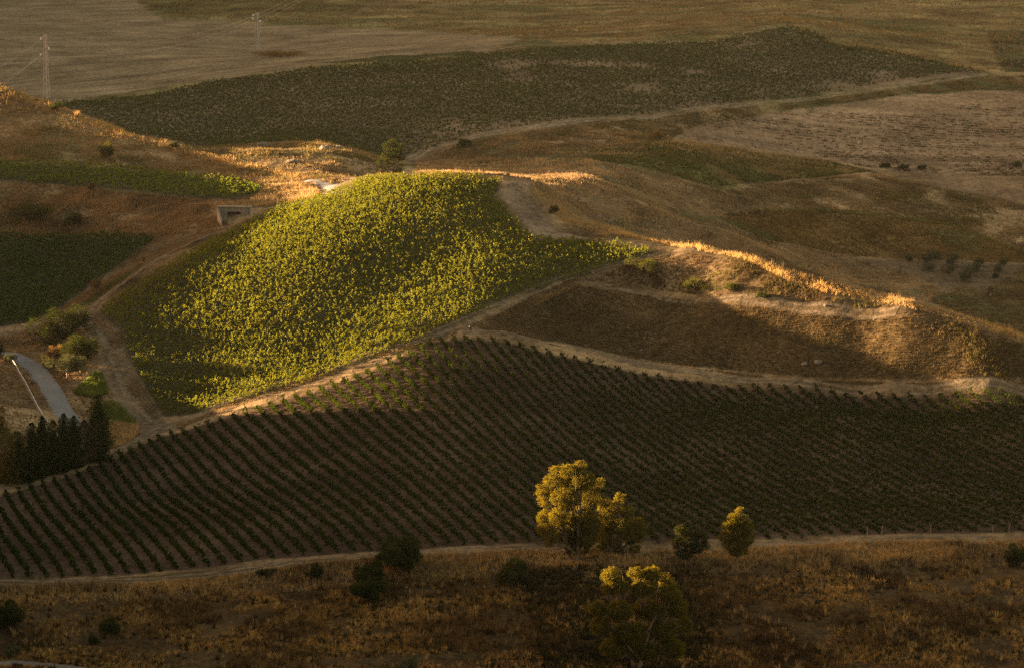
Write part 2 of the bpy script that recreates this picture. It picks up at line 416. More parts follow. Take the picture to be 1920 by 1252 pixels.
COLS = dict(plough=((0.25, 0.186, 0.112), (0.185, 0.138, 0.082)), far=((0.25, 0.18, 0.115), (0.19, 0.14, 0.085)), bare=((0.29, 0.20, 0.125), (0.24, 0.165, 0.10)), bare2=((0.22, 0.15, 0.09), (0.18, 0.125, 0.07)),
            crop=((0.14, 0.085, 0.03), (0.11, 0.07, 0.028)), olive=((0.15, 0.108, 0.065), (0.125, 0.09, 0.052)), scrub=((0.11, 0.075, 0.03), (0.09, 0.065, 0.03)), brown=((0.11, 0.074, 0.034), (0.088, 0.06, 0.028)),
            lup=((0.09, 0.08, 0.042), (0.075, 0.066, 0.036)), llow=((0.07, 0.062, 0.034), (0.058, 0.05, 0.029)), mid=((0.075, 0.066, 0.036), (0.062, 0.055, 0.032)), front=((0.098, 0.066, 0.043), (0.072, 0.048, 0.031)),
            dirt=((0.20, 0.14, 0.085), (0.15, 0.11, 0.065)), soiltop=((0.28, 0.19, 0.13), (0.25, 0.17, 0.11)), tri=((0.26, 0.19, 0.13), (0.22, 0.155, 0.1)))
RIDS = {r[3]: i+1 for i, r in enumerate(REG)}
for i, (poly, y0, y1, nm) in enumerate(REG):
    mk = fm(poly, y0, y1); P[mk] = i+1
    C[mk] = mixc(COLS[nm][0], COLS[nm][1], 0.5+1.2*n_med)[mk]
fur = fbm((GX+0.25*GY)/14, (GY-0.25*GX)/1.6, 2.0, 301, 3)
mk = (P == RIDS['plough']) | (P == RIDS['bare']) | (P == RIDS['bare2'])
C[mk] = (C*(1+0.55*fur[..., None]))[mk]
fur2 = fbm((GX+0.25*GY)/60, (GY-0.25*GX)/5, 2.0, 307, 3)
C[far & (P == 0)] = (C*(1+0.5*fur2[..., None]))[far & (P == 0)]
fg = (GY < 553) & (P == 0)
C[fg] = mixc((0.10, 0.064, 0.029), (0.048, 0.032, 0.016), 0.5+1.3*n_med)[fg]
# wild strips on the far hillside
for poly, c in (([(250, 0), (420, -10), (640, 10), (840, 8), (700, 25), (560, 30), (420, 24), (330, 36)], (0.12, 0.1, 0.04)),
                ([(660, 28), (740, 18), (870, -20), (1000, -60), (800, -60)], (0.26, 0.19, 0.1)),
                ([(1850, 60), (2400, 20), (2400, 130), (1880, 135)], (0.08, 0.07, 0.035)),
                ([(590, 120), (700, 106), (880, 96), (900, 100), (760, 116)], (0.07, 0.065, 0.028)),
                ([(1060, 290), (1250, 268), (1560, 306), (1640, 322), (1400, 345), (1350, 356), (1200, 312)], (0.11, 0.095, 0.035))):
    mk = fm(poly, 900); C[mk] = np.asarray(c)
wild = (P == 0) | (P == RIDS['scrub']) | (P == RIDS['crop'])
gul = 1-np.abs(fbm(GX*0.8+0.5*GY, GY, 26.0, 201, 4))*3.2
C[wild] = (C*(1+0.95*n_med[..., None]+0.5*n_big[..., None])*np.where(gul > 0.72, 0.72, 1.0)[..., None])[wild]
gr = np.clip(fbm(GX, GY, 34.0, 211, 4)*4-0.55, 0, 0.75)*(wild & (GY > 800))
C = C*(1-gr[..., None])+np.array([0.085, 0.085, 0.035])*gr[..., None]
C = np.clip(C, 0.015, 1)
for _ in range(1):
    C[1:-1, 1:-1] = (C[1:-1, 1:-1]*2+C[:-2, 1:-1]+C[2:, 1:-1]+C[1:-1, :-2]+C[1:-1, 2:])/6
nj, ni = H.shape
idx = np.arange(nj*ni).reshape(nj, ni)
quads = np.stack([idx[:-1, :-1], idx[:-1, 1:], idx[1:, 1:], idx[1:, :-1]], -1).reshape(-1, 4)
pq = P[:-1, :-1].ravel()
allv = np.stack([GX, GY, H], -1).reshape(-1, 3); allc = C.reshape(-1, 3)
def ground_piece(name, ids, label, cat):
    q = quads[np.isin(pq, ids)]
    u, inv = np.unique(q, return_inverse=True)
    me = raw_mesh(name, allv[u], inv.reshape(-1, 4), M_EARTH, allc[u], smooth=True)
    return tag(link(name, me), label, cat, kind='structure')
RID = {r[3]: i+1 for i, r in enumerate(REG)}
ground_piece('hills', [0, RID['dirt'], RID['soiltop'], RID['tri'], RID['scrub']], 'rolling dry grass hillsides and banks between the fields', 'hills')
ground_piece('ploughed_field', [RID['plough']], 'wide bare ploughed brown field beyond the pylons', 'field')
ground_piece('vineyard_soil', [RID['far']], 'brown soil under the large far vineyard', 'soil')
ground_piece('vineyard_soil', [RID['mid']], 'brown soil under the sunlit vineyard in the middle', 'soil')
ground_piece('vineyard_soil', [RID['front']], 'brown soil between the spaced rows of the front vineyard', 'soil')
ground_piece('vineyard_soil', [RID['lup']], 'brown soil under the small vineyard above the culvert', 'soil')
ground_piece('vineyard_soil', [RID['llow']], 'brown soil under the shaded vineyard below the culvert', 'soil')
ground_piece('bare_field', [RID['bare'], RID['bare2']], 'bare brown field dotted with young plants below the far vineyard', 'field')
ground_piece('crop_field', [RID['crop']], 'domed brown crop field behind the olive trees', 'field')
ground_piece('olive_ground', [RID['olive']], 'bare pale soil around the small olive trees', 'soil')
ground_piece('stubble_field', [RID['brown']], 'dark rust brown stubble slope above the front vineyard', 'field')
# ------------------------------------------------------------------ tracks and roads
def polyline(pix, step=1.5, ymin=400):
    p = hit([q[0] for q in pix], [q[1] for q in pix], ymin)[:, :2]
    d = np.concatenate([[0], np.cumsum(np.hypot(*np.diff(p, axis=0).T))])
    n = max(int(d[-1]/step), 2)
    s = np.linspace(0, d[-1], n+1)
    q = np.stack([np.interp(s, d, p[:, 0]), np.interp(s, d, p[:, 1])], 1)
    k = 7
    if n > 3*k:
        ker = np.ones(k)/k
        pad = np.concatenate([np.repeat(q[:1], k//2, 0), q, np.repeat(q[-1:], k//2, 0)])
        q = np.stack([np.convolve(pad[:, 0], ker, 'valid'), np.convolve(pad[:, 1], ker, 'valid')], 1)
    return q
TRACKS = []
def strip(name, pix, width, mat, label, cat, off=0.07, ymin=400, wob=0.35, seed=0, nc=13):
    q = polyline(pix, 1.0, ymin)
    t = np.gradient(q, axis=0); t /= np.linalg.norm(t, axis=1)[:, None]+1e-9
    nrm = np.stack([-t[:, 1], t[:, 0]], 1)
    w = np.asarray(width, float)
    w = np.full(len(q), w) if w.ndim == 0 else np.interp(np.linspace(0, 1, len(q)), np.linspace(0, 1, len(w)), w)
    s = np.arange(len(q))*1.0
    l = w/2*(1+wob*fbm(s, s*0+seed, 6.0, 51+seed, 3)); r = w/2*(1+wob*fbm(s, s*0-seed, 6.0, 67+seed, 3))
    soft = mat is None
    vs = []; cs = []
    for k in range(nc):
        f = (k/(nc-1)*2-1)*(1.35 if soft else 1.0)
        o = np.where(f < 0, f*l, f*r)
        p = q+nrm*o[:, None]
        z = ht(p[:, 0], p[:, 1])+off*(1-0.9*min(abs(f), 1)**3)+0.004
        if abs(f) > 1: z = ht(p[:, 0], p[:, 1])+(0.004 if abs(f) < 1.3 else -0.03)
        vs.append(np.concatenate([p, z[:, None]], 1))
        if soft:
            base = np.stack([bil(C[..., c], p[:, 0], p[:, 1]) for c in range(3)], 1)
            rut = math.exp(-((abs(f)-0.5)/0.2)**2)
            amt = np.clip(0.55+0.45*rut+0.8*fbm(p[:, 0], p[:, 1], 5.0, 81+seed, 3), 0.1, 1.1)*min(1, max(0, (1.3-abs(f))/0.45))
            rutc = np.array([0.215, 0.158, 0.106])*rut+np.array([0.135, 0.105, 0.062])*(1-rut)
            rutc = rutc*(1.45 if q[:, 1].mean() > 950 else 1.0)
            cs.append(base*(1-amt[:, None])+rutc*amt[:, None])
    v = np.stack(vs, 1); n = len(q)
    ii = np.arange(n*nc).reshape(n, nc)
    f = np.stack([ii[:-1, :-1], ii[1:, :-1], ii[1:, 1:], ii[:-1, 1:]], -1).reshape(-1, 4)
    TRACKS.append((q, w))
    return tag(link(name, raw_mesh(name, v.reshape(-1, 3), f, M_EARTH if soft else mat, np.stack(cs, 1).reshape(-1, 3) if soft else None, smooth=True)), label, cat, kind='structure')
strip('dirt_track', [(-60, 928), (0, 914), (90, 891), (200, 855), (262, 824), (320, 796), (400, 762), (520, 718), (640, 680), (760, 645), (870, 604), (960, 565), (1040, 528), (1120, 502), (1200, 485), (1262, 473), (1310, 467)], [3.6, 3.8, 4.2, 4.4, 4.4, 3.8, 2.8], None, 'pale dirt track climbing between the two front vineyards', 'track', seed=1)
strip('dirt_track', [(860, 622), (930, 622), (1000, 637), (1100, 656), (1250, 690), (1400, 713), (1550, 724), (1750, 733), (1990, 728)], [2.5, 3, 3.4, 3.6, 3.8, 4.2, 4.5], None, 'dirt track along the upper right edge of the front vineyard', 'track', seed=2)
strip('dirt_track', [(-60, 1093), (100, 1093), (250, 1089), (400, 1076), (520, 1059), (700, 1041), (850, 1030), (1000, 1026), (1250, 1025), (1430, 1019), (1600, 1011), (1990, 1005)], [4.0, 4.0, 3.8, 3.2, 2.8], None, 'dirt track along the bottom edge of the front vineyard', 'track', seed=3)
strip('dirt_track', [(440, 426), (372, 447), (302, 482), (242, 522), (192, 562), (158, 600), (185, 640), (205, 690), (225, 740), (285, 795)], [3, 3.2, 3.6, 4.2, 4.6, 4.8, 4.4], None, 'dirt track running down from the culvert beside the vineyards', 'track', seed=4)
strip('dirt_track', [(-40, 628), (60, 614), (120, 598), (165, 576)], 3.2, None, 'short dirt track below the shaded vineyard', 'track', seed=5)
strip('dirt_track', [(758, 300), (800, 281), (870, 263), (1000, 239), (1150, 221), (1300, 206), (1450, 190), (1600, 172), (1750, 155), (1850, 138)], [5, 5, 4.4, 3.8, 3.4, 3], None, 'dirt track along the lower edge of the far vineyard', 'track', ymin=960, seed=6)
strip('dirt_track', [(956, 342), (975, 362), (1000, 395), (1030, 438)], [3, 4.5, 5, 4.5], None, 'wide dirt track beside the top corner of the sunlit vineyard', 'track', seed=7, off=0.1)
strip('dirt_track', [(1075, 528), (1200, 549), (1350, 562), (1500, 579), (1600, 586), (1690, 582)], [1.1, 1.4, 1.6, 3, 4.5, 3.5], None, 'stony track across the slope above the stubble', 'track', seed=8)
strip('dirt_track', [(900, 98), (1000, 84), (1150, 80), (1330, 79), (1400, 62), (1480, 49), (1530, 62), (1570, 84)], 2.4, None, 'dirt track around the top of the far vineyard', 'track', ymin=1100, seed=9)
strip('dirt_track', [(0, 76), (100, 66), (220, 56), (330, 52)], 4, None, 'faint track across the ploughed field', 'track', ymin=1100, seed=10)
strip('footpath', [(-40, 1241), (40, 1243), (110, 1249), (180, 1262)], 3, solid_material('old_path_concrete', (0.15, 0.125, 0.10), 0.9, 0.3, 1.0), 'pale concrete path in the bottom left corner', 'path', seed=11)
strip('road', [(-80, 664), (0, 660), (38, 671), (68, 690), (92, 722), (112, 758), (135, 795), (150, 850)], [4.2, 4.4, 5, 5.4, 5.6], M_ROAD, 'narrow grey tarmac road curving past the guard rail', 'road', wob=0.06, off=0.1, seed=12)
strip('road', [(572, 338), (600, 343), (622, 350), (628, 358), (612, 368), (585, 376), (560, 382)], [2.5, 3, 3.6, 4, 3.6, 3], M_ROAD, 'pale road bending above the concrete culvert', 'road', wob=0.06, off=0.15, seed=13)
def on_track(x, y, extra=0.0):
    m = np.zeros(x.shape, bool)
    for q, w in TRACKS:
        x0, y0 = q.min(0)-8; x1, y1 = q.max(0)+8
        k = np.nonzero((x > x0) & (x < x1) & (y > y0) & (y < y1))[0]
        for i in range(0, len(k), 4000):
            kk = k[i:i+4000]
            d = np.hypot(x[kk, None]-q[None, ::2, 0], y[kk, None]-q[None, ::2, 1])
            j = d.argmin(1)
            m[kk] |= d[np.arange(len(kk)), j] < w[::2][j]/2*0.92+extra
    return m
# ------------------------------------------------------------------ vineyards: every row is a thing
def plan_poly(pix, ymin=400):
    return hit([q[0] for q in pix], [q[1] for q in pix], ymin)[:, :2]
def leaf_quads(c, size, up=0.35, aspect=0.8):
    n = len(c)
    nr = rng.normal(size=(n, 3)); nr[:, 2] += up
    nr /= np.linalg.norm(nr, axis=1)[:, None]
    t = rng.normal(size=(n, 3)); t -= nr*(t*nr).sum(1)[:, None]; t /= np.linalg.norm(t, axis=1)[:, None]
    b = np.cross(nr, t)
    a = size[:, None]*t/2; b = size[:, None]*aspect*b/2
    v = np.stack([c-a, c-b*1.0, c+a, c+b*1.0], 1).reshape(-1, 3)
    return v, np.arange(4*n).reshape(n, 4)
def vine_leaves(p0, d, L, dens, width, height, lsize, shoots, s0, gapn=None, low=0.45, clumps=2.6, csize=0.36):
    """leaf centres along a row from plan point p0 in direction d"""
    nv = max(int(L/1.05), 1)
    vig = np.clip(rng.normal(1.0, 0.17, nv), 0.5, 1.4)
    vig *= 1+0.35*fbm(np.arange(nv)*1.0+s0, np.full(nv, s0*0.37), 9.0, 77, 2)
    vig[rng.random(nv) < 0.025] = 0.25
    if gapn is not None:
        vx = p0[0]+d[0]*np.arange(nv)*1.05; vy = p0[1]+d[1]*np.arange(nv)*1.05
        vig *= np.clip(gapn(vx, vy), 0.0, 1.0)
    ncl = max(int(L*clumps), 2)                              # leaves gather in clumps, with shoots standing out of them
    cs = (np.arange(ncl)+rng.uniform(0, 1, ncl))/ncl*L; ck = np.clip((cs/1.05).astype(int), 0, nv-1)
    ok = rng.random(ncl) < np.clip(vig[ck]*1.05, 0, 1)
    cs = cs[ok]; ck = ck[ok]; ncl = len(cs)
    if ncl == 0: cs = np.array([L/2]); ck = np.array([0]); ncl = 1
    cu = rng.random(ncl)
    chh = low+(height-low)*cu**0.8*vig[ck]
    clat = rng.normal(0, 1, ncl)*width*0.42*np.sqrt(vig[ck])
    crad = csize*rng.uniform(0.65, 1.25, ncl)
    shoot = rng.random(ncl) < shoots
    sdir = rng.normal(0, 0.5, (ncl, 2)); slen = rng.uniform(0.45, 1.1, ncl)
    n = int(L*dens)
    c = rng.integers(0, ncl, n)
    q = rng.normal(size=(n, 3)); q /= np.linalg.norm(q, axis=1)[:, None]
    rr = crad[c]*rng.random(n)**0.4
    tt = rng.random(n)
    s = cs[c]+np.where(shoot[c], sdir[c, 0]*tt*slen[c]+q[:, 0]*0.15, q[:, 0]*rr*1.1)
    lat = clat[c]+np.where(shoot[c], sdir[c, 1]*tt*slen[c]+q[:, 1]*0.15, q[:, 1]*rr)
    hh = np.maximum(np.where(shoot[c], height*vig[ck][c]*0.85+tt*slen[c], chh[c]+q[:, 2]*rr*0.85), 0.12)
    x = p0[0]+d[0]*s-d[1]*lat; y = p0[1]+d[1]*s+d[0]*lat
    z = ht(x, y)+hh
    size = lsize*rng.uniform(0.65, 1.3, n)
    return np.stack([x, y, z], 1), size
def rows(poly, direction, spacing, origin, smin=4.0):
    d = np.array(direction, float); d /= np.linalg.norm(d)
    nrm = np.array([-d[1], d[0]])
    o = np.array(origin, float)
    e = (poly-o)@nrm; f = (poly-o)@d
    out = []
    for i in range(int(math.floor(e.min()/spacing)), int(math.ceil(e.max()/spacing))+1):
        s = np.arange(f.min()-1, f.max()+1, 0.25)
        p = o+nrm*i*spacing+d[None]*s[:, None]
        m = inpoly(p[:, 0], p[:, 1], poly)
        g = np.flatnonzero(np.diff(np.concatenate([[0], m.astype(int), [0]])))
        for a, b in zip(g[::2], g[1::2]):
            if (b-a)*0.25 > smin:
                out.append((p[a], d, (b-a)*0.25))
    return out
def make_rows(poly, direction, spacing, origin, group, labeller, mat, **kw):
    post = kw.pop('post', False); jit = kw.pop('jit', 0.6)
    R = rows(poly, direction, spacing, origin)
    for i, (p0, d, L) in enumerate(R):
        a = rng.uniform(0, jit); b = rng.uniform(0, jit)
        p0 = p0+d*a; L = max(L-a-b, 2)
        c, sz = vine_leaves(p0, d, L, s0=i*13.7, **kw)
        org = np.array([p0[0], p0[1], float(ht(p0[0], p0[1]))])
        v, f = leaf_quads(c-org, sz)
        o = link('vine_row', raw_mesh('vine_row', v, f, mat)); o.location = org
        tag(o, labeller(i, len(R), p0, d, L), 'vine row', group)
        # gnarled stems under the leaves, one mesh per row
        ns = int(L/1.05); st = (np.arange(ns)+0.5)*1.05
        sx = p0[0]+d[0]*st; sy = p0[1]+d[1]*st; szz = ht(sx, sy)
        base = np.stack([sx, sy, szz-0.05], 1)-org
        top = base+np.stack([rng.normal(0, .06, ns), rng.normal(0, .06, ns), np.full(ns, 0.95)], 1)
        r = 0.045
        tri = np.array([(r, 0, 0), (-r/2, r*.87, 0), (-r/2, -r*.87, 0)])
        vv = np.concatenate([base[:, None]+tri[None], top[:, None]+tri[None]*0.8], 1).reshape(-1, 3)
        b6 = (np.arange(ns)*6)[:, None]
        ff = np.concatenate([b6+np.array([[0, 1, 4, 3]]), b6+np.array([[1, 2, 5, 4]]), b6+np.array([[2, 0, 3, 5]])], 0)
        link('stems', raw_mesh('stems', vv, ff, M_BARK), o)['kind'] = 'stuff'
        if post and project(p0[0], p0[1], org[2])[0] > 1560 and rng.random() < 0.3:
            mb = MB(); mb.tube([(0, 0, -0.2), (0, 0, 1.0), (0.05, -0.05, 1.7)], [0.06, 0.05, 0.045], 6)
            po = mb.build('end_post', M_WOOD, o)
            e = p0 if post == 'start' else p0+d*L
            e = e+(-d if post == 'start' else d)*0.5
            po.location = (e[0]-org[0], e[1]-org[1], float(ht(e[0], e[1]))-org[2])
    return R
fdir = np.array([-0.293, 1.0])
def lab_front(i, n, p0, d, L):
    px, _ = project(*(p0+d*L), 0); e = p0+d*L
    px, py = project(e[0], e[1], float(ht(e[0], e[1])))
    if px < 250: return 'shaded green vine row of the front vineyard ending behind the dark cypresses'
    if px < 760: return 'vine row of the front vineyard with its upper end sunlit beside the dirt track'
    if px < 1150: return 'dark green vine row near the rounded top corner of the front vineyard'
    return 'dark vine row of the front vineyard running down from below the rust brown stubble slope'
PP = plan_poly(P_FRONT)
M_VINE_F = leaf_material('shaded_vine_leaf', (0.011, 0.021, 0.006), (0.024, 0.034, 0.009), 0.4, (3.4, 2.8, 0.6))  # shade over the front rows is partly put into this darker leaf colour
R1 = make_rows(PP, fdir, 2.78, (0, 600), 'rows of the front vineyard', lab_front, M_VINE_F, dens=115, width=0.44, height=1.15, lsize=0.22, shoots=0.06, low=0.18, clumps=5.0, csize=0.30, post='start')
PM = plan_poly(P_MID)
mdir = np.array([0.70, 0.715])
R2 = make_rows(PM, mdir, 2.25, (-70, 690), 'rows of the sunlit middle vineyard',
               lambda i, n, p0, d, L: 'leafy vine row of the sunlit vineyard in the middle' if i > 8 else 'low sunlit vine row of the middle vineyard close to the dirt track', M_VINE,
               dens=185, width=1.55, height=1.25, lsize=0.175, shoots=0.40, clumps=5.0, csize=0.38)
M_VINE_LIT = leaf_material('lit_vine_leaf', (0.065, 0.095, 0.018), (0.11, 0.13, 0.028), 0.45, (2.4, 2.1, 0.7))  # soft sun on the upper left plot, put into a brighter leaf colour
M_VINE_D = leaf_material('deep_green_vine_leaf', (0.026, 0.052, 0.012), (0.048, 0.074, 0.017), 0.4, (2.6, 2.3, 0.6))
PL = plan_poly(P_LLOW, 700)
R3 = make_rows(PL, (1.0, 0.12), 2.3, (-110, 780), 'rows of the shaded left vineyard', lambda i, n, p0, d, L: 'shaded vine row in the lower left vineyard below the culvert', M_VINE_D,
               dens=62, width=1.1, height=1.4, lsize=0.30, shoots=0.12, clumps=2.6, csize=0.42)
PU = plan_poly(P_LUP, 800)
R4 = make_rows(PU, (1.0, -0.22), 2.3, (-110, 880), 'rows of the upper left vineyard', lambda i, n, p0, d, L: 'bright green vine row in the narrow vineyard above the culvert', M_VINE_LIT,
               dens=62, width=1.1, height=1.4, lsize=0.30, shoots=0.15, clumps=2.6, csize=0.42)
PF = np.concatenate([plan_poly([q], 1035 if q[0] < 340 else 960) for q in P_FAR])
gapf = lambda x, y: 1.12-np.clip((fbm(x, y, 22.0, 91, 3)-0.22)*5.0, 0, 0.9)*np.clip((x+60)/60, 0.25, 1)
R5 = make_rows(PF, (1.0, 0.10), 2.7, (0, 1060), 'rows of the far vineyard', lambda i, n, p0, d, L: 'vine row of the large hazy vineyard on the far hillside', M_FARVINE,
               dens=24, width=0.8, height=1.4, lsize=0.38, shoots=0.06, clumps=1.5, csize=0.52, gapn=gapf)
print('ROWS', [len(r) for r in (R1, R2, R3, R4, R5)])
# ------------------------------------------------------------------ grass: blades in tufts, one object per stretch of ground
def tufts(name, label, cat, zones, mat=M_GRASS):
    V_, F_, C_ = [], [], []; nb0 = 0
    for zn in zones:
        poly, y0, y1, n, h, wid, cols, nb = zn[:8]
        patch = zn[8] if len(zn) > 8 else 0.0
        poly = np.asarray(poly, float)
        lo = poly.min(0); hi = poly.max(0)
        a0 = (lo[0]-960)/F-0.01; a1 = (hi[0]-960)/F+0.01
        got = []; cnt = 0; tries = 0
        while cnt < n and tries < 60:
            tries += 1
            m = 40000
            a = rng.uniform(a0, a1, m); y = rng.uniform(y0, y1, m); x = a*y
            z = ht(x, y)
            px, py = project(x, y, z)
            k = inpoly(px, py, poly)
            if patch:
                k &= rng.random(m) < np.clip(0.55+patch*fbm(x, y, 7.0, 101, 3)*2.2, 0.03, 1)
            k = np.flatnonzero(k)
            k = k[~on_track(x[k], y[k])]
            got.append(np.stack([x[k], y[k], z[k]], 1)); cnt += len(k)
        if not got or cnt == 0: continue
        p = np.concatenate(got)[:n]; n = len(p)
        if n == 0: continue
        big = 1.35*fbm(p[:, 0], p[:, 1], 9.0, 131, 3)
        ww = np.clip(0.5+1.3*big+rng.normal(0, 0.15, n), 0, 1)
        col = np.asarray(cols[0])*(1-ww[:, None])+np.asarray(cols[1])*ww[:, None]
        if len(cols) > 2:
            g = rng.random(n) < 0.5+1.6*fbm(p[:, 0], p[:, 1], 9.0, 151, 2)-0.33
            col[g] = np.asarray(cols[2])
        hs = h*np.exp(rng.normal(0, 0.33, n))*(1+0.5*big)
        N_ = n*nb
        t = np.repeat(np.arange(n), nb)
        ang = rng.uniform(0, 2*np.pi, N_); out = rng.uniform(0.0, 0.75, N_)
        r0 = rng.uniform(0, 0.3, N_)*h
        bx = p[t, 0]+np.cos(ang)*r0; by = p[t, 1]+np.sin(ang)*r0; bz = p[t, 2]-0.04
        hb = hs[t]*rng.uniform(0.55, 1.15, N_)
        tx = bx+np.cos(ang)*out*hb; ty = by+np.sin(ang)*out*hb; tz = bz+hb*np.sqrt(1-0.45*out**2)
        wa = ang+np.pi/2+rng.normal(0, .6, N_); hw = wid*rng.uniform(0.6, 1.3, N_)*0.5
        wx = np.cos(wa)*hw; wy = np.sin(wa)*hw
        v = np.stack([np.stack([bx-wx, by-wy, bz], 1), np.stack([bx+wx, by+wy, bz], 1), np.stack([tx, ty, tz], 1)], 1).reshape(-1, 3)
        V_.append(v); F_.append(np.arange(3*N_).reshape(N_, 3)+nb0); C_.append(np.repeat(col[t], 3, 0)); nb0 += 3*N_
    if not V_: print('NO TUFTS', name, label); return
    o = link(name, raw_mesh(name, np.concatenate(V_), np.concatenate(F_), mat, np.concatenate(C_)))
    return tag(o, label, cat, kind='stuff')
STRAW = (0.38, 0.27, 0.13); GOLD = (0.25, 0.18, 0.09); BROWN = (0.145, 0.104, 0.055); RUST = (0.10, 0.072, 0.034); DARKB = (0.07, 0.045, 0.022); GREEN = (0.07, 0.085, 0.02); OLIV = (0.12, 0.105, 0.035)
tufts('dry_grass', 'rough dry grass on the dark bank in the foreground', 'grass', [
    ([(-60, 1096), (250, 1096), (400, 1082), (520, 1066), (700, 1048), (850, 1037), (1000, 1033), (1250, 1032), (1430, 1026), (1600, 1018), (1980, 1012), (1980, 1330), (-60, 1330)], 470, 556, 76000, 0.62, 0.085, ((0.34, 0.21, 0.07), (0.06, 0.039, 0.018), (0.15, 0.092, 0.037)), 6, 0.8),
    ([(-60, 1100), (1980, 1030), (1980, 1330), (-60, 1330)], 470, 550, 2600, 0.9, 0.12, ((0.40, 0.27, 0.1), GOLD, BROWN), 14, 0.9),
    ([(960, 1062), (1320, 1062), (1340, 1120), (1330, 1330), (1040, 1330), (1000, 1180)], 470, 550, 2600, 0.9, 0.3, ((0.025, 0.027, 0.011), (0.05, 0.038, 0.016)), 12),  # dark tufts put the deep shade around the trees into colour
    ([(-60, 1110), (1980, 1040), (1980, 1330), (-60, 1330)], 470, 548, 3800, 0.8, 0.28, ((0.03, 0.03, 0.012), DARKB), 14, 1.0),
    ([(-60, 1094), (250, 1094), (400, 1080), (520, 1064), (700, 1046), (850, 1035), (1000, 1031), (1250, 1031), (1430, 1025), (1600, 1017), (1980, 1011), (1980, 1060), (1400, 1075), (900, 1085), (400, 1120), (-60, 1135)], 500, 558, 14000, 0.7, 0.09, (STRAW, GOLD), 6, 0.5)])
tufts('stubble', 'short rust brown growth covering the slope above the front vineyard', 'stubble', [(P_BROWN, 660, 800, 30000, 0.42, 0.12, (RUST, (0.09, 0.065, 0.031), (0.075, 0.064, 0.026)), 5)])
tufts('dry_grass', 'olive brown scrub grass on the mound above the stubble slope', 'grass', [
    ([(1090, 525), (1180, 498), (1300, 478), (1390, 488), (1480, 530), (1560, 556), (1690, 575), (1600, 580), (1500, 572), (1340, 556), (1200, 542)], 670, 815, 12000, 0.6, 0.12, (BROWN, OLIV, DARKB), 6, 0.5),
    ([(1690, 585), (1800, 606), (1930, 650), (1930, 720), (1850, 712), (1780, 640), (1680, 600)], 650, 770, 5000, 0.7, 0.12, (BROWN, OLIV, DARKB), 6, 0.3),
    ([(870, 610), (920, 596), (1080, 520), (1090, 535), (940, 606), (1080, 655), (1300, 690), (1500, 712), (1700, 718), (1950, 716), (1950, 724), (1700, 726), (1400, 706), (1100, 660), (960, 632)], 660, 780, 7000, 0.4, 0.1, (BROWN, GOLD), 5, 0.5)])
tufts('dry_grass', 'tall straw grass along the crest of the right hand ridge', 'grass', [
    ([(1140, 426), (1240, 448), (1300, 460), (1390, 474), (1480, 518), (1560, 540), (1700, 562), (1800, 592), (1930, 634), (1930, 648), (1800, 605), (1700, 576), (1560, 553), (1480, 530), (1390, 485), (1300, 469), (1240, 458), (1140, 438)], 665, 815, 7000, 0.75, 0.10, (STRAW, (0.45, 0.30, 0.12)), 7, 0.4),
    ([(1000, 340), (1020, 346), (1065, 392), (1150, 432), (1140, 448), (1060, 420), (1000, 365)], 790, 860, 2500, 0.7, 0.1, (STRAW, GOLD), 6, 0.5)])
tufts('dry_grass', 'pale dry grass covering the valley slope behind the right hand ridge', 'grass', [
    ([(780, 305), (1000, 298), (1100, 300), (1250, 330), (1350, 360), (1500, 396), (1340, 408), (1430, 450), (1580, 480), (1700, 512), (1770, 545), (1740, 566), (1560, 545), (1480, 522), (1390, 476), (1300, 462), (1240, 450), (1140, 428), (1060, 385), (1010, 340), (945, 328), (780, 328)], 690, 1010, 44000, 0.62, 0.15, ((0.40, 0.29, 0.16), (0.27, 0.19, 0.105), BROWN), 5, 0.5),
    ([(1350, 358), (1640, 325), (1750, 352), (1960, 388), (1960, 492), (1780, 418), (1600, 396), (1500, 394)], 920, 1060, 13000, 0.7, 0.18, (GOLD, BROWN, OLIV), 5, 0.7),
    (P_CROP, 900, 1010, 9000, 0.4, 0.16, ((0.14, 0.09, 0.03), (0.10, 0.075, 0.026)), 5),
    ([(1340, 406), (1440, 391), (1600, 395), (1780, 416), (1940, 478), (1940, 486), (1780, 424), (1600, 402), (1440, 398)], 900, 1010, 2500, 0.5, 0.18, ((0.17, 0.15, 0.04), OLIV), 5),
    (P_SCRUB2, 780, 960, 11000, 0.5, 0.16, ((0.10, 0.065, 0.026), OLIV, DARKB), 5)])
tufts('weeds', 'strip of green and brown weeds below the bare field', 'weeds', [
    ([(1040, 290), (1250, 266), (1560, 304), (1640, 322), (1400, 345), (1340, 352), (1200, 312)], 920, 1080, 12000, 0.6, 0.2, (GREEN, OLIV, GOLD), 5, 0.4),
    ([(1180, 285), (1250, 262), (1400, 280), (1570, 304), (1560, 314), (1380, 296), (1240, 280)], 960, 1080, 2500, 0.7, 0.2, (STRAW, GOLD), 5)])
tufts('dry_grass', 'golden dry grass over the sunlit hill on the left', 'grass', [
    ([(-60, 155), (0, 160), (110, 200), (200, 236), (350, 280), (450, 304), (560, 332), (640, 342), (590, 352), (490, 348), (430, 336), (330, 326), (200, 312), (60, 304), (-60, 306)], 840, 1010, 26000, 0.6, 0.13, (GOLD, (0.22, 0.15, 0.068), OLIV), 5, 0.5),
    ([(-60, 150), (0, 158), (60, 184), (110, 200), (200, 235), (300, 262), (350, 279), (450, 302), (560, 328), (560, 338), (450, 314), (350, 292), (200, 250), (110, 216), (0, 176)], 850, 1010, 5000, 0.8, 0.12, (STRAW, (0.45, 0.29, 0.11)), 6),
    ([(500, 350), (560, 345), (600, 360), (585, 378), (500, 388), (400, 394), (390, 384), (470, 378)], 800, 880, 4000, 0.75, 0.11, ((0.34, 0.24, 0.12), STRAW), 7)])
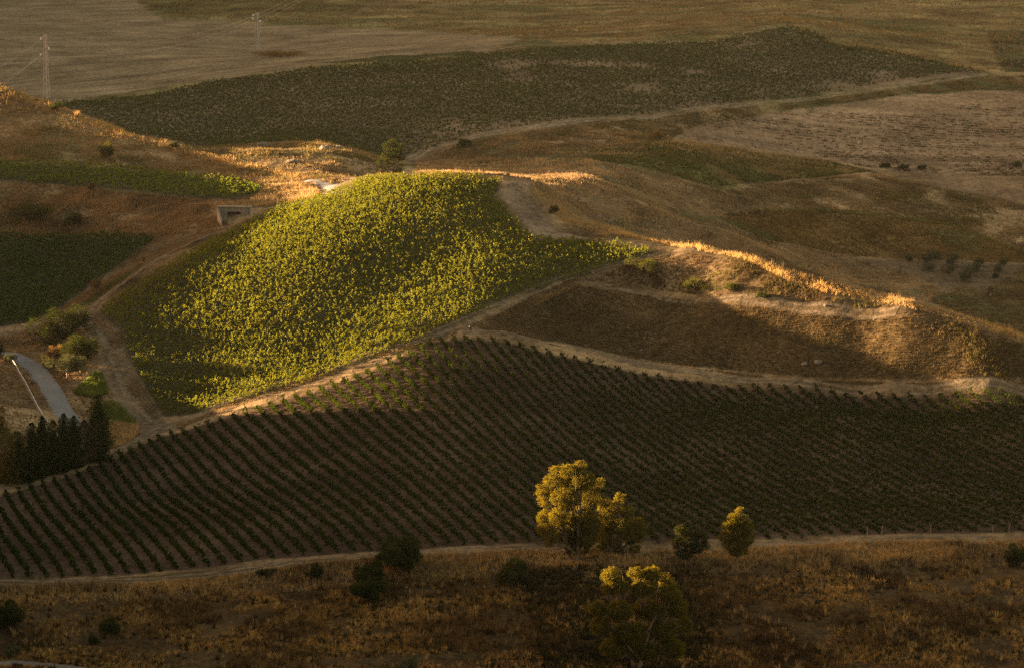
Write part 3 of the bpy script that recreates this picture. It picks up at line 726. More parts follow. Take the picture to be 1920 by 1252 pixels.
tufts('dry_grass', 'brown dry grass on the shaded bank left of the culvert', 'grass', [
    ([(-60, 340), (0, 342), (140, 352), (280, 366), (380, 377), (480, 378), (390, 394), (410, 412), (430, 422), (360, 436), (290, 446), (-60, 446)], 800, 910, 20000, 0.6, 0.13, ((0.2, 0.13, 0.065), (0.28, 0.185, 0.09), BROWN), 6, 0.5)])
tufts('dry_grass', 'grass on the boulder strewn mound below the far vineyard', 'grass', [
    ([(340, 270), (480, 272), (560, 268), (680, 284), (740, 298), (760, 330), (690, 336), (620, 340), (560, 330), (450, 302), (350, 282)], 855, 1000, 11000, 0.6, 0.16, (BROWN, OLIV, GOLD), 5, 0.6),
    ([(560, 268), (640, 272), (700, 288), (735, 306), (735, 314), (690, 298), (640, 282), (560, 276)], 900, 990, 1500, 0.7, 0.15, (STRAW, GOLD), 6)])
tufts('dry_grass', 'brown grass verge below the track of the far vineyard', 'grass', [
    ([(780, 304), (870, 270), (1000, 246), (1300, 212), (1500, 192), (1850, 146), (1980, 140), (1980, 182), (1850, 168), (1700, 178), (1500, 203), (1300, 238), (1255, 264), (1050, 288), (900, 308)], 930, 1260, 17000, 0.6, 0.2, (BROWN, GOLD, OLIV), 5, 0.6),
    ([(1480, 46), (1560, 78), (1640, 88), (1840, 128), (1850, 136), (1640, 98), (1560, 90)], 1180, 1280, 1500, 0.8, 0.25, (STRAW, GOLD), 5, 0.4)])
tufts('scrub', 'brown and green scrub over the far hillside', 'scrub', [
    ([(250, 0), (310, 36), (530, 46), (700, 52), (980, 72), (1100, 82), (1320, 78), (1480, 44), (1560, 76), (1640, 88), (1850, 132), (1980, 136), (1980, -60), (250, -60)], 1180, 2300, 36000, 0.8, 0.35, ((0.28, 0.19, 0.085), (0.15, 0.125, 0.055), (0.21, 0.145, 0.065)), 5, 0.5),  # scrub tone raised too, carrying part of the haze lift
    (P_PLOUGH, 1080, 1900, 9000, 0.3, 0.3, ((0.36, 0.26, 0.16), (0.28, 0.2, 0.12)), 4, 0.9)])
tufts('dry_grass', 'short trampled grass around the tarmac road and cypresses', 'grass', [
    ([(-60, 630), (60, 618), (150, 604), (186, 640), (205, 700), (235, 770), (262, 815), (200, 850), (90, 886), (-60, 915)], 620, 800, 13000, 0.4, 0.10, (BROWN, (0.26, 0.165, 0.07), DARKB), 5, 0.5),
    ([(205, 790), (262, 800), (250, 828), (205, 850)], 630, 780, 900, 0.8, 0.1, ((0.36, 0.23, 0.11), STRAW), 7),
    ([(290, 446), (430, 426), (380, 446), (240, 516), (120, 590), (100, 586), (180, 536), (230, 500)], 720, 860, 4000, 0.3, 0.1, (BROWN, (0.22, 0.15, 0.075)), 5, 0.7),
    ([(182, 600), (226, 626), (244, 682), (275, 737), (312, 790), (235, 770), (205, 690)], 650, 800, 2200, 0.25, 0.1, (BROWN, GOLD), 5, 0.8),
    ([(330, 790), (400, 760), (640, 678), (870, 602), (1040, 524), (1262, 468), (1262, 480), (1040, 540), (870, 622), (640, 696), (400, 778), (330, 806)], 640, 800, 4500, 0.28, 0.09, (BROWN, GOLD), 5, 0.8)])
tufts('green_grass', 'bright green grass patch on the bank right of the tarmac road', 'grass', [
    ([(140, 738), (150, 722), (176, 698), (198, 701), (202, 738), (172, 746)], 640, 790, 2600, 0.6, 0.10, ((0.11, 0.16, 0.03), (0.16, 0.18, 0.04), (0.09, 0.12, 0.03)), 8, 0.3)])
tufts('green_grass', 'bright green grass patch beside the largest dark evergreen', 'grass', [
    ([(186, 765), (212, 752), (232, 768), (254, 792), (240, 803), (198, 786)], 640, 790, 2000, 0.6, 0.10, ((0.11, 0.16, 0.03), (0.16, 0.18, 0.04), (0.09, 0.12, 0.03)), 8, 0.3)])
tufts('green_grass', 'thin strip of green weeds along the dirt track below the culvert', 'grass', [
    ([(130, 584), (180, 550), (262, 496), (268, 500), (190, 556), (140, 592)], 700, 850, 900, 0.4, 0.10, ((0.07, 0.10, 0.02), OLIV), 6)])
# ------------------------------------------------------------------ trees and bushes
def crown_points(blobs, n, sub_r=0.8, fill=0.75):
    """leaf positions in clumps spread over ellipsoids (cx,cy,cz,rx,ry,rz)"""
    B = np.array(blobs, float)
    vol = (B[:, 3]*B[:, 4]*B[:, 5])**0.8
    out = []
    for b, w in zip(B, vol/vol.sum()):
        m = max(int(n*w), 20)
        ns = max(int(b[3]*b[4]*b[5]/(sub_r**3)*3.0), 6)
        d = rng.normal(size=(ns, 3)); d /= np.linalg.norm(d, axis=1)[:, None]
        r = rng.uniform(0.35, 1.0, ns)**0.5
        c = b[:3]+d*r[:, None]*b[3:6]*fill+0
        k = rng.integers(0, ns, m)
        q = rng.normal(size=(m, 3)); q /= np.linalg.norm(q, axis=1)[:, None]
        rr = sub_r*rng.uniform(0.5, 1.15, ns)[k]*rng.random(m)**0.45
        out.append(c[k]+q*rr[:, None]*np.array([1, 1, 0.8]))
    return np.concatenate(out)
def at_base(px, py, dpy=0):
    x, y, z = hit([px], [py])[0]
    return np.array([x, y, z])
def make_tree(name, label, cat, base, blobs, nleaf, lsize, mat, trunk_r=0.25, sub_r=0.8, group=None, trunks=1, up=0.2, parts=('crown', 'trunk'), aspect=0.55):
    """blobs: (dx m, dy m, height m, rx, ry, rz) relative to the base"""
    root = empty(name, base); tag(root, label, cat, group)
    c = crown_points(blobs, nleaf, sub_r)
    c = c[c[:, 2] > 0.05]
    c = c+rng.normal(0, 0.05, c.shape)
    v, f = leaf_quads(c, lsize*rng.uniform(0.6, 1.35, len(c)), up=up, aspect=aspect)
    link(parts[0], raw_mesh(parts[0], v, f, mat), root)
    mb = MB()
    B = np.array(blobs, float)
    low = B[:, 2].min()
    for t in range(trunks):
        a = 2*math.pi*t/max(trunks, 1)+0.7
        foot = np.array([math.cos(a), math.sin(a), 0])*(0.0 if trunks == 1 else trunk_r*1.8)
        mine = [b for i, b in enumerate(blobs) if i % trunks == t] or [blobs[0]]
        mean = np.mean([b[:3] for b in mine], 0)
        fork = foot*1.5+np.array([mean[0]*0.35, mean[1]*0.35, max(low*0.55, 0.3)])
        mb.tube([foot-np.array([0, 0, 0.3]), (foot+fork)/2+rng.normal(0, .05, 3), fork], [trunk_r*1.25, trunk_r, trunk_r*0.8], 8)
        for b in mine:
            e = np.array(b[:3])+np.array([0, 0, b[5]*0.3])
            mid = (fork+e)/2+rng.normal(0, 0.25, 3)*min(1, b[3])
            mb.tube([fork-np.array([0, 0, 0.05]), mid, e], [trunk_r*0.7, trunk_r*0.42, trunk_r*0.12], 6)
            for _ in range(3):
                q = np.array(b[:3])+rng.normal(0, 0.5, 3)*np.array(b[3:6])
                mb.tube([mid, (mid+q)/2+rng.normal(0, .1, 3), q], [trunk_r*0.3, trunk_r*0.18, trunk_r*0.05], 5)
    mb.build(parts[1], M_BARK, root, smooth=True)
    return root
def blobs_px(base, ppx, ppy, lst):
    """blobs given as photo pixels (px, py, radius px x, radius px y, depth offset m) around a base seen at (ppx, ppy)"""
    m = base[1]/F/cp
    out = []
    for b in lst:
        px, py, rx, ry = b[:4]; dy = b[4] if len(b) > 4 else 0.0
        x, y, z = at_dist(px, py, base[1]+dy)
        out.append((float(x)-base[0], dy, float(z)-base[2], rx*m, (rx+ry)/2*m, ry*m))
    return out
# the tall eucalyptus and its companion in the foreground
b = at_base(1078, 1048); big = b
make_tree('eucalyptus_tree', 'tallest eucalyptus with a broad billowing golden green crown at the foot of the vineyard', 'tree', b, blobs_px(b, 1078, 1048, [
    (1068, 884, 28, 20, 0), (1040, 905, 32, 24, 1), (1092, 900, 34, 26, -1), (1022, 935, 20, 20, 0), (1060, 932, 38, 26, -2), (1106, 930, 28, 28, 1), (1020, 968, 18, 18, 0), (1050, 968, 30, 24, -2.5),
    (1092, 968, 36, 26, 0), (1030, 1010, 18, 20, -1), (1062, 1005, 30, 22, 1), (1102, 1008, 26, 22, -1), (1134, 940, 14, 18, 1), (1042, 880, 14, 12, 1), (1085, 1028, 32, 14, 0.5), (1014, 918, 16, 16, 0.5), (1128, 970, 18, 22, 1), (1020, 990, 20, 20, 0), (1072, 985, 40, 30, 1), (1110, 985, 26, 24, -1), (1088, 872, 20, 12, 0), (1124, 908, 14, 16, 0.5)]),
    95000, 0.19, M_EUC, 0.38, 0.55, trunks=3)
b = at_base(1150, 1036)
make_tree('eucalyptus_tree', 'smaller eucalyptus with round lobed crown leaning right against the tallest eucalyptus', 'tree', b, blobs_px(b, 1150, 1050, [
    (1162, 934, 14, 14, 0), (1150, 952, 22, 18, 1), (1178, 958, 14, 16, 0), (1194, 982, 22, 18, 0.5), (1168, 985, 26, 20, -1), (1140, 985, 20, 22, 0), (1184, 1008, 26, 18, 0), (1150, 1018, 26, 18, 1), (1204, 1000, 12, 14, 0), (1134, 948, 18, 20, 0), (1136, 975, 22, 22, 1), (1132, 1008, 22, 22, 0), (1124, 1030, 20, 12, 0), (1190, 1028, 16, 12, 0), (1160, 1036, 24, 10, 0)]),
    44000, 0.19, M_EUC, 0.25, 0.5, trunks=2)
b = at_base(1292, 1050)
make_tree('tree', 'small dark green bushy tree standing between the eucalyptus and the pointed golden tree', 'tree', b, blobs_px(b, 1292, 1050, [
    (1276, 992, 14, 13, 0), (1298, 996, 16, 14, 0.5), (1316, 1008, 14, 14, 0), (1290, 1014, 26, 16, 0), (1268, 1018, 14, 14, 0), (1310, 1026, 20, 14, -.5), (1284, 1036, 26, 12, 0.5), (1324, 1022, 8, 10, 0)]),
    24000, 0.17, M_BUSH, 0.16, 0.55)
b = at_base(1382, 1056)
make_tree('tree', 'conical tree with golden lit top right of the small dark bushy tree', 'tree', b, blobs_px(b, 1382, 1056, [
    (1386, 956, 9, 10, 0), (1380, 968, 20, 12, 0), (1390, 975, 22, 14, .5), (1368, 984, 20, 16, 0), (1400, 988, 18, 16, 0), (1382, 995, 30, 20, 0), (1362, 1008, 20, 18, .5), (1402, 1010, 18, 18, 0), (1380, 1022, 34, 16, 0), (1384, 1034, 26, 10, 0)]),
    34000, 0.17, M_EUC, 0.18, 0.5)
b = at_base(1195, 1249); b = np.array([b[0], b[1]-2.0, float(ht(b[0], b[1]-2.0))])
make_tree('eucalyptus_tree', 'dark spreading eucalyptus with one golden lit limb at the bottom edge of the picture', 'tree', b, blobs_px(b, 1195, 1249, [
    (1146, 1078, 22, 18, 0), (1158, 1098, 26, 18, 0), (1140, 1102, 16, 16, .5), (1192, 1074, 20, 14, 1), (1222, 1076, 26, 18, 1), (1250, 1088, 18, 16, 1.5), (1208, 1100, 34, 22, 0), (1256, 1112, 30, 24, 0), (1120, 1140, 22, 20, 0),
    (1160, 1145, 34, 26, -1), (1216, 1142, 40, 28, 1), (1270, 1140, 24, 26, 0), (1126, 1172, 26, 24, 0), (1180, 1185, 44, 30, 0), (1242, 1180, 38, 30, 1), (1284, 1170, 16, 22, 0), (1150, 1215, 34, 24, 0), (1210, 1220, 40, 24, 0), (1262, 1215, 30, 26, 0)]),
    140000, 0.19, M_EUC, 0.34, 0.62, trunks=3)
# the evergreens by the tarmac road
def cypress(px, top, base_py, half, label, mat=M_DARK, n=12000, tips=3, cat='tree', name='cypress_tree', group='cypresses in a dense row beside the dirt track', ls=0.28):
    b = at_base(px, base_py)
    m = b[1]/F/cp
    Hh = (base_py-top)*m/math.cos(PITCH)*1.03
    root = empty(name, b); tag(root, label, cat, group)
    R = half*m*rng.uniform(1.6, 2.1); Hh *= rng.uniform(0.88, 1.08)
    cs = []
    for t in range(tips):
        ox = 0 if t == 0 else rng.uniform(-0.55, 0.55)*R; oy = 0 if t == 0 else rng.uniform(-0.5, 0.5)*R
        hh = Hh if t == 0 else Hh*rng.uniform(0.75, 0.93)
        k = n//tips
        u = rng.random(k)**1.25
        prof = np.minimum(1, 0.5+1.4*u)*(1-u)**0.55*1.15
        a = rng.uniform(0, 2*np.pi, k)
        lob = 1+0.22*np.sin(a*3+u*17+t)+0.15*np.sin(a*5-u*31)
        r = R*(0.85 if t == 0 else 0.6)*prof*lob*rng.random(k)**0.3
        cs.append(np.stack([ox*(1-u)+np.cos(a)*r, oy*(1-u)+np.sin(a)*r, 0.15+u*hh+rng.normal(0, .12, k)], 1))
    c = np.concatenate(cs)
    nr = len(c)
    v, f = leaf_quads(c, ls*rng.uniform(0.6, 1.4, nr), up=0.0, aspect=0.6)
    link('crown', raw_mesh('crown', v, f, mat), root)
    mb = MB(); mb.tube([(0, 0, -0.3), (0, 0, Hh*0.4), (0, 0, Hh*0.9)], [0.2, 0.13, 0.03], 7)
    for k in range(14):
        a = rng.uniform(0, 6.28); h = rng.uniform(0.1, 0.7)*Hh; r = R*0.6*(1-h/Hh)
        mb.tube([(0, 0, h), (math.cos(a)*r, math.sin(a)*r, h+0.5*r)], [0.06, 0.02], 5)
    mb.build('trunk', M_BARK, root)
    return root
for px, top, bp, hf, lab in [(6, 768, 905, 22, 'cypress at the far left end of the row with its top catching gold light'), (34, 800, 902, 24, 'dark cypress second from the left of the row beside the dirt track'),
                             (62, 786, 897, 20, 'dark cypress with a broad flat top in front of the end of the guard rail'), (82, 784, 892, 15, 'slender dark cypress directly in front of the lower end of the guard rail'),
                             (101, 784, 887, 19, 'dark cypress with two tips in front of the left half of the tarmac road'), (121, 783, 881, 16, 'dark cypress with a thin spire in front of the middle of the tarmac road'),
                             (140, 776, 876, 15, 'dark cypress with the tallest thin spire in front of the right road edge'), (160, 786, 868, 19, 'greyish cypress with dry brown foliage left of the big dark evergreen')]:
    if px == 6: cypress(px, top, bp, hf, lab, mat=leaf_material('gold_lit_cypress_leaf', (0.07, 0.06, 0.015), (0.11, 0.085, 0.02), 0.35, (2.0, 1.6, 0.5)), n=8000)  # the gold light on this tree is put into its leaf colour
    elif px == 160: cypress(px, top, bp, hf, lab, mat=leaf_material('dry_cypress_leaf', (0.06, 0.05, 0.025), (0.085, 0.07, 0.035), 0.25, (1.5, 1.3, 0.8)), tips=1, n=5500)
    else: cypress(px, top, bp, hf, lab)
cypress(186, 748, 862, 30, 'largest dark evergreen with a broad pointed crown, right of the cypress row', n=13000, tips=4, name='evergreen_tree', group=None, ls=0.32)
# bushes
def bush(px, bp, w, h, label, mat=M_BUSH, n=2600, ls=0.24, group=None, name='bush', lob=5, sub=0.4, cat='bush', ymin=400):
    x, y, z = hit([px], [bp], ymin)[0]
    m = y/F
    W_, H_ = w*m/2*1.35, h*m*1.25
    n = int(n*2.6); ls = ls*0.85
    bl = [(0, 0, H_*0.42, W_*0.7, W_*0.65, H_*0.38)]
    for k in range(lob+4):
        a = rng.uniform(0, 6.28); q = rng.uniform(0.25, 0.85); rr = rng.uniform(0.22, 0.45)
        bl.append((math.cos(a)*W_*q, math.sin(a)*W_*q, H_*rng.uniform(0.2, 0.85-0.4*q), W_*rr, W_*rr, H_*rr*0.8))
    root = make_tree(name, label, cat, np.array([x, y, z]), bl, n, ls, mat, trunk_r=max(0.05, 0.03*H_), sub_r=max(sub*0.8, 0.1*W_), group=group, parts=('foliage', 'stem'))
    return root
bush(116, 645, 96, 72, 'largest dark bush beside the bend of the dirt track', M_DARK, 8000, .28)
bush(148, 680, 66, 54, 'rounded dark bush right behind the grey green bush at the warning sign', M_DARK, 5500, .26)
bush(124, 703, 62, 40, 'low grey green bush behind the warning sign', M_OLIVE, 4200, .25)
bush(88, 688, 22, 22, 'small dark bush at the right verge of the tarmac road', M_BUSH, 1300, .24)
bush(107, 672, 30, 26, 'twiggy brown bush between the largest dark bush and the grey green one', M_DRYBUSH, 1500, .22)
bush(20, 678, 18, 16, 'small olive bush at the upper end of the guard rail', M_OLIVE, 900, .22)
bush(0, 664, 14, 22, 'dark bush cut by the left picture edge at the tarmac road', M_DARK, 800, .24)
bush(748, 1070, 92, 62, 'broad dome shaped bush rising over the bottom dirt track', M_DARK, 13000, .24, lob=8)
bush(692, 1098, 56, 46, 'dark bush below left of the broad dome shaped bush', M_DARK, 5000, .24)
bush(688, 1128, 66, 44, 'lowest dark sprawling bush under the dome shaped bush', M_DARK, 5000, .24)
bush(958, 1092, 56, 44, 'lone dark green bush on the bank left of the tallest eucalyptus', M_BUSH, 4500, .24)
bush(592, 1086, 34, 28, 'small dark bush on the bank edge left of the dome shaped bush', M_DARK, 1800, .24)
bush(496, 1077, 34, 13, 'flat dark shrub at the lower edge of the bottom dirt track', M_DARK, 1100, .22)
bush(20, 1180, 62, 54, 'big dark bush low at the left picture edge', M_DARK, 5000, .26)
bush(200, 1192, 40, 34, 'dark shrub alone in the grass near the bottom left', M_DARK, 2200, .24)
bush(176, 1208, 22, 18, 'smaller dark shrub just left of the lone dark shrub', M_DARK, 900, .22)
bush(764, 1262, 44, 34, 'pale green leafy plant at the bottom edge of the picture', M_OLIVE, 1800, .2)
bush(22, 1228, 30, 24, 'yellow green leafy plant near the bottom left corner', M_OLIVE, 1000, .2)
bush(1908, 1062, 40, 44, 'dark bush at the right picture edge above the bank', M_DARK, 3000, .26)
bush(1800, 905, 10, 8, 'tiny weed bush', M_BUSH, 60, .2) if False else None
bush(60, 420, 66, 42, 'wide green brown bush on the shaded bank below the narrow vineyard', M_BUSH, 3600, .3)
bush(143, 424, 34, 28, 'smaller green bush right of the wide bush on the shaded bank', M_BUSH, 1600, .28)
bush(172, 358, 16, 16, 'dry brown bush at the lower edge of the narrow vineyard', M_DRYBUSH, 500, .3)
bush(182, 546, 18, 26, 'dry brown bush on the bare strip beside the shaded vineyard', M_DRYBUSH, 600, .26)
bush(200, 304, 32, 40, 'dark green shrub on the golden hillside above the narrow vineyard', M_BUSH, 1700, .3)
bush(326, 279, 22, 15, 'yellow green lit bush on the crest of the left hill', M_OLIVE, 800, .3)
bush(105, 208, 22, 18, 'dark bush on the hill crest below the left pylon', M_DARK, 900, .3)
bush(1600, 96, 20, 9, 'grassy bush at the top corner of the far vineyard', M_OLIVE, 300, .4, ymin=1100)
bush(873, 276, 38, 16, 'grey brown bush below the track under the far vineyard', M_BUSH, 900, .35, ymin=940)
bush(1040, 402, 20, 16, 'green bush on the slope right of the wide dirt track', M_BUSH, 600, .28)
bush(1238, 262, 34, 16, 'straw coloured bush above the strip of weeds', M_DRYBUSH, 700, .35, ymin=960)
for px, bp, w, h, lab in [(1662, 316, 18, 12, 'dark bush at the lower edge of the bare field, left of the other two'), (1694, 318, 16, 10, 'middle dark bush at the lower edge of the bare field'), (1728, 319, 14, 10, 'right hand dark bush at the lower edge of the bare field'),
                          (1905, 316, 26, 14, 'grey bush beside the bare field at the right picture edge')]:
    bush(px, bp, w, h, lab, M_BUSH, 350, .4, ymin=980, group='bushes below the bare field')
for px, bp, w, h, lab in [(200+310*0, 104, 1, 1, '')][:0]: pass
bush(520, 107, 90, 12, 'long low patch of scrub at the foot of the far pylon', M_DRYBUSH, 1500, .5, ymin=1150)
bush(1555, 592, 22, 14, 'dry tuft bush on the stony track', M_DRYBUSH, 400, .25) if False else None
bush(1430, 0+560, 20, 12, 'low dark scrub bush on the mound above the stony track', M_DARK, 500, .26)
bush(1205, 510, 60, 26, 'dark grass hummock at the start of the mound', M_BUSH, 1600, .28, name='bush')
bush(1300, 545, 60, 22, 'dark scrub bush low on the mound beside the stony track', M_BUSH, 1500, .28)
bush(1365, 560-14, 40, 18, 'dark scrub bush in the middle of the mound', M_BUSH, 1000, .28)
bush(270, 494, 9, 24, 'thin dry sapling on the bare strip below the culvert', M_DRYBUSH, 160, .22, lob=2)
# feathery reed clump lit on the left crest
x, y, z = hit([145], [222])[0]
root = empty('reed_clump', (x, y, z)); tag(root, 'feathery sunlit reed clump on the crest of the left hill', 'reeds')
n = 260; ang = rng.uniform(0, 6.28, n); ln = rng.uniform(1.2, 2.6, n); ou = rng.uniform(0, .6, n)
bs = np.stack([np.cos(ang)*.3*rng.random(n), np.sin(ang)*.3*rng.random(n), np.zeros(n)], 1)
tp = bs+np.stack([np.cos(ang)*ou*ln, np.sin(ang)*ou*ln, ln*np.sqrt(1-ou*ou*.8)], 1)
wv = np.stack([-np.sin(ang), np.cos(ang), np.zeros(n)], 1)*0.06
link('blades', raw_mesh('blades', np.stack([bs-wv, bs+wv, tp], 1).reshape(-1, 3), np.arange(3*n).reshape(n, 3), M_GRASS, np.tile((0.5, .33, .13), (3*n, 1))), root)
mb = MB()
for k in range(12):
    a = rng.uniform(0, 6.28); mb.tube([(0, 0, 0), (math.cos(a)*.5, math.sin(a)*.5, 1.5), (math.cos(a)*1.1, math.sin(a)*1.1, 2.5)], [.03, .025, .05], 5)
mb.build('stalks', M_DRYBUSH, root)
# the single tree behind the sunlit vineyard
b = hit([740], [334], 868)[0]
make_tree('tree', 'lone slender tree standing behind the top edge of the sunlit vineyard', 'tree', b, blobs_px(b, 740, 334, [
    (736, 268, 14, 10, 0), (726, 276, 14, 12, 0), (748, 278, 14, 13, .5), (738, 290, 22, 12, 0), (722, 296, 14, 12, 0), (752, 296, 10, 12, 0), (712, 305, 10, 6, 0), (730, 308, 14, 7, .5), (754, 314, 10, 8, -.3), (748, 322, 9, 5, 0), (754, 324, 3, 3, 0)]),
    5200, 0.32, M_DARK, 0.17, 0.5)
# olive trees
ol = [(1704, 492, 14), (1740, 494, 15), (1752, 490, 17), (1744, 510, 16), (1783, 502, 16), (1779, 518, 18), (1806, 530, 17), (1822, 518, 20), (1830, 510, 15), (1838, 500, 15), (1874, 512, 15), (1884, 500, 16), (1866, 522, 9), (1790, 492, 15)]
olab = ['olive tree standing alone at the upper left of the small grove', 'olive tree left in the upper pair of the grove', 'olive tree right in the upper pair of the grove', 'olive tree just below the upper pair', 'upper olive tree of the middle group with yellow leaves below it',
        'yellowish olive tree in the middle of the grove', 'lowest olive tree of the diagonal row in the grove', 'widest olive tree in the diagonal row', 'third olive tree up the diagonal row', 'topmost olive tree of the diagonal row', 'lower olive tree of the right hand pair',
        'upper olive tree of the right hand pair', 'tiny olive sapling below the right hand pair', 'small olive tree against the crop field edge between pair and diagonal row']
for (px, bp, w), lab in zip(ol, olab):
    bush(px, bp, w*1.4, w*1.25, lab, M_OLIVE, 900, .22, group='olive trees in the small grove', name='olive_tree', sub=0.35, cat='olive tree', lob=4, ymin=850)
# sparse young plants on the bare field
V_, F_ = [], []
cand = rng.uniform(0, 1, (26000, 2)); a = 0.03+cand[:, 0]*0.15; yy = 1030+cand[:, 1]*130; xx = a*yy
rowk = np.round((yy-0.1*xx)/3.0); yy = rowk*3.0+0.1*xx+rng.normal(0, .12, len(xx)); zz = ht(xx, yy)
px, py = project(xx, yy, zz)
dd = np.clip(0.25+2.2*fbm(xx, yy*3, 28.0, 171, 3)+0.5*((py > 225) & (px > 1650))-0.35*(py < 215), 0.0, 0.9)
k = np.flatnonzero(inpoly(px, py, P_BARE) & (rng.random(len(xx)) < dd*0.32))
c = np.repeat(np.stack([xx[k], yy[k], zz[k]+0.25], 1), 7, 0); c += rng.normal(0, 1, c.shape)*np.array([0.55, .15, .14])
cc = np.where((rng.random(len(k)) < 0.45)[:, None], np.array([[0.035, 0.05, 0.015]]), np.array([[0.11, 0.05, 0.025]]))
v, f = leaf_quads(c, 0.42*rng.uniform(.6, 1.3, len(c)))
tag(link('young_plants', raw_mesh('young_plants', v, f, M_GRASS, np.repeat(np.repeat(cc, 7, 0), 4, 0))), 'sparse green and reddish young plants scattered in rows over the bare field', 'plants', kind='stuff')

# unseen eucalyptus added beyond the left edge; crowns shade the front vineyard
for i, (u_, wb) in enumerate([(602, 15.5), (612, 19.5), (622, 21), (632, 22), (642, 24.5), (652, 25), (660, 27)]):
    y = u_/(SA+AC*CA); x = AC*y; z = float(ht(x, y)); t_ = -x*SA+y*CA
    cz = wb+t_*TE-z                       # crown base above the ground
    top = 46+t_*TE-z
    bl = []
    for k in range(16):
        f = (k % 8+0.5)/8
        r = 6.3*(1-0.4*abs(f-0.45))
        bl.append((rng.uniform(-2.5, 2.5), rng.uniform(-3.5, 3.5), cz+(top-cz)*(0.10+0.84*f), r, r, 3.2))
    make_tree('eucalyptus_tree', 'unseen tall eucalyptus added for shade left of the picture, %s from the near end' % ('first', 'second', 'third', 'fourth', 'fifth', 'sixth', 'seventh')[i], 'tree', np.array([x, y, z]), bl, 32000, 0.75, M_EUC, 0.5, 1.5, group='added shade grove beyond the left picture edge', aspect=0.8)
# ------------------------------------------------------------------ built things
# lattice pylons and their wires
M_PYL = solid_material('primed_steel', (0.48, 0.36, 0.28), 0.6, 0.1, 3.0)
def pylon(px, bp, top, label, ymin, turn, arms):
    x, y, z = hit([px], [bp], ymin)[0]
    Hh = (bp-top)*y/F*1.02
    root = empty('pylon', (x, y, z)); root.rotation_euler = (0, 0, turn); tag(root, label, 'pylon', 'lattice pylons carrying the power line')
    mb = MB(); w0, w1 = 0.85, 0.34
    wd = lambda t: w0+(w1-w0)*min(t*1.25, 1)
    cor = [(-1, -1), (1, -1), (1, 1), (-1, 1)]
    for sx, sy in cor:
        mb.tube([(sx*wd(t), sy*wd(t), Hh*t) for t in np.linspace(0, 1, 9)], [0.16]*9, 5)
    nb = 16
    for k in range(nb):
        t0, t1 = k/nb, (k+1)/nb
        for c0, c1 in zip(cor, cor[1:]+cor[:1]):
            if k % 2: c0, c1 = c1, c0
            mb.tube([(c0[0]*wd(t0), c0[1]*wd(t0), Hh*t0), (c1[0]*wd(t1), c1[1]*wd(t1), Hh*t1)], [0.085, 0.085], 4)
    mb.build('lattice_mast', M_PYL if arms == 0 else M_STEEL, root)
    ends = []
    for h, s, L in ((0.945, -1, 1.9), (0.80, 1, 1.5), (0.86 if arms else 0.70, -1, 2.2)):
        mb = MB()
        for yy in (-0.25, 0.25):
            mb.tube([(0, yy, Hh*h), (s*L, 0, Hh*h+0.1)], [0.12, 0.09], 4)
        mb.tube([(0, 0, Hh*h+0.7), (s*L, 0, Hh*h+0.1)], [0.05, 0.05], 4)
        arm_ = mb.build('crossarm', M_PYL if arms == 0 else M_STEEL, root)
        mi = MB(); mi.tube([(s*L, 0, Hh*h+0.1), (s*L, 0, Hh*h-0.25), (s*L, 0, Hh*h-0.3), (s*L, 0, Hh*h-0.75)], [0.18, 0.3, 0.34, 0.18], 8)
        mi.build('insulator', M_GLASSW, arm_)
        ca, sa = math.cos(turn), math.sin(turn)
        ends.append((x+s*L*ca, y+s*L*sa, z+Hh*h-0.75))
    mb = MB()
    for sx, sy in cor: mb.box((sx*w0, sy*w0, 0.0), (0.7, 0.7, 0.6))
    mb.build('footing', M_CONC, root)
    return np.array(ends)
E1 = pylon(87, 186, 68, 'near lattice pylon with white insulators rising behind the left hill', 1000, -0.5, 0)
E2 = pylon(483, 97, 26, 'far pale lattice pylon standing in the ploughed field', 1150, -0.5, 1)
def wire(p, q, sag, label):
    t = np.linspace(0, 1, 40)[:, None]
    P_ = p+(q-p)*t; P_[:, 2] -= sag*4*t[:, 0]*(1-t[:, 0])
    mb = MB(); mb.tube(list(P_-p), [0.042]*40, 5)
    o = mb.build('power_cable', M_PYL); o.location = p
    tag(o, label, 'cable', 'cables of the power line')
for a_, b_, nm in zip(E1, E2, ('upper left', 'right hand', 'lower left')):
    wire(a_, b_, 5.0, 'power cable strung between the two pylons from the %s insulators' % nm)
E0 = np.stack([at_dist(-330, q, 985) for q in (300, 345, 372)]).astype(float)
for a_, b_, nm in zip(E1, E0, ('upper left', 'right hand', 'lower left')):
    wire(a_, b_, 2.5, 'power cable running down left from the %s insulator of the near pylon' % nm)
E3 = np.stack([at_dist(720, q, 1900) for q in (-130, -118, -110)]).astype(float)
for a_, b_, nm in zip(E2, E3, ('upper left', 'right hand', 'lower left')):
    wire(a_, b_, 4.0, 'power cable rising right from the %s insulator of the far pylon' % nm)
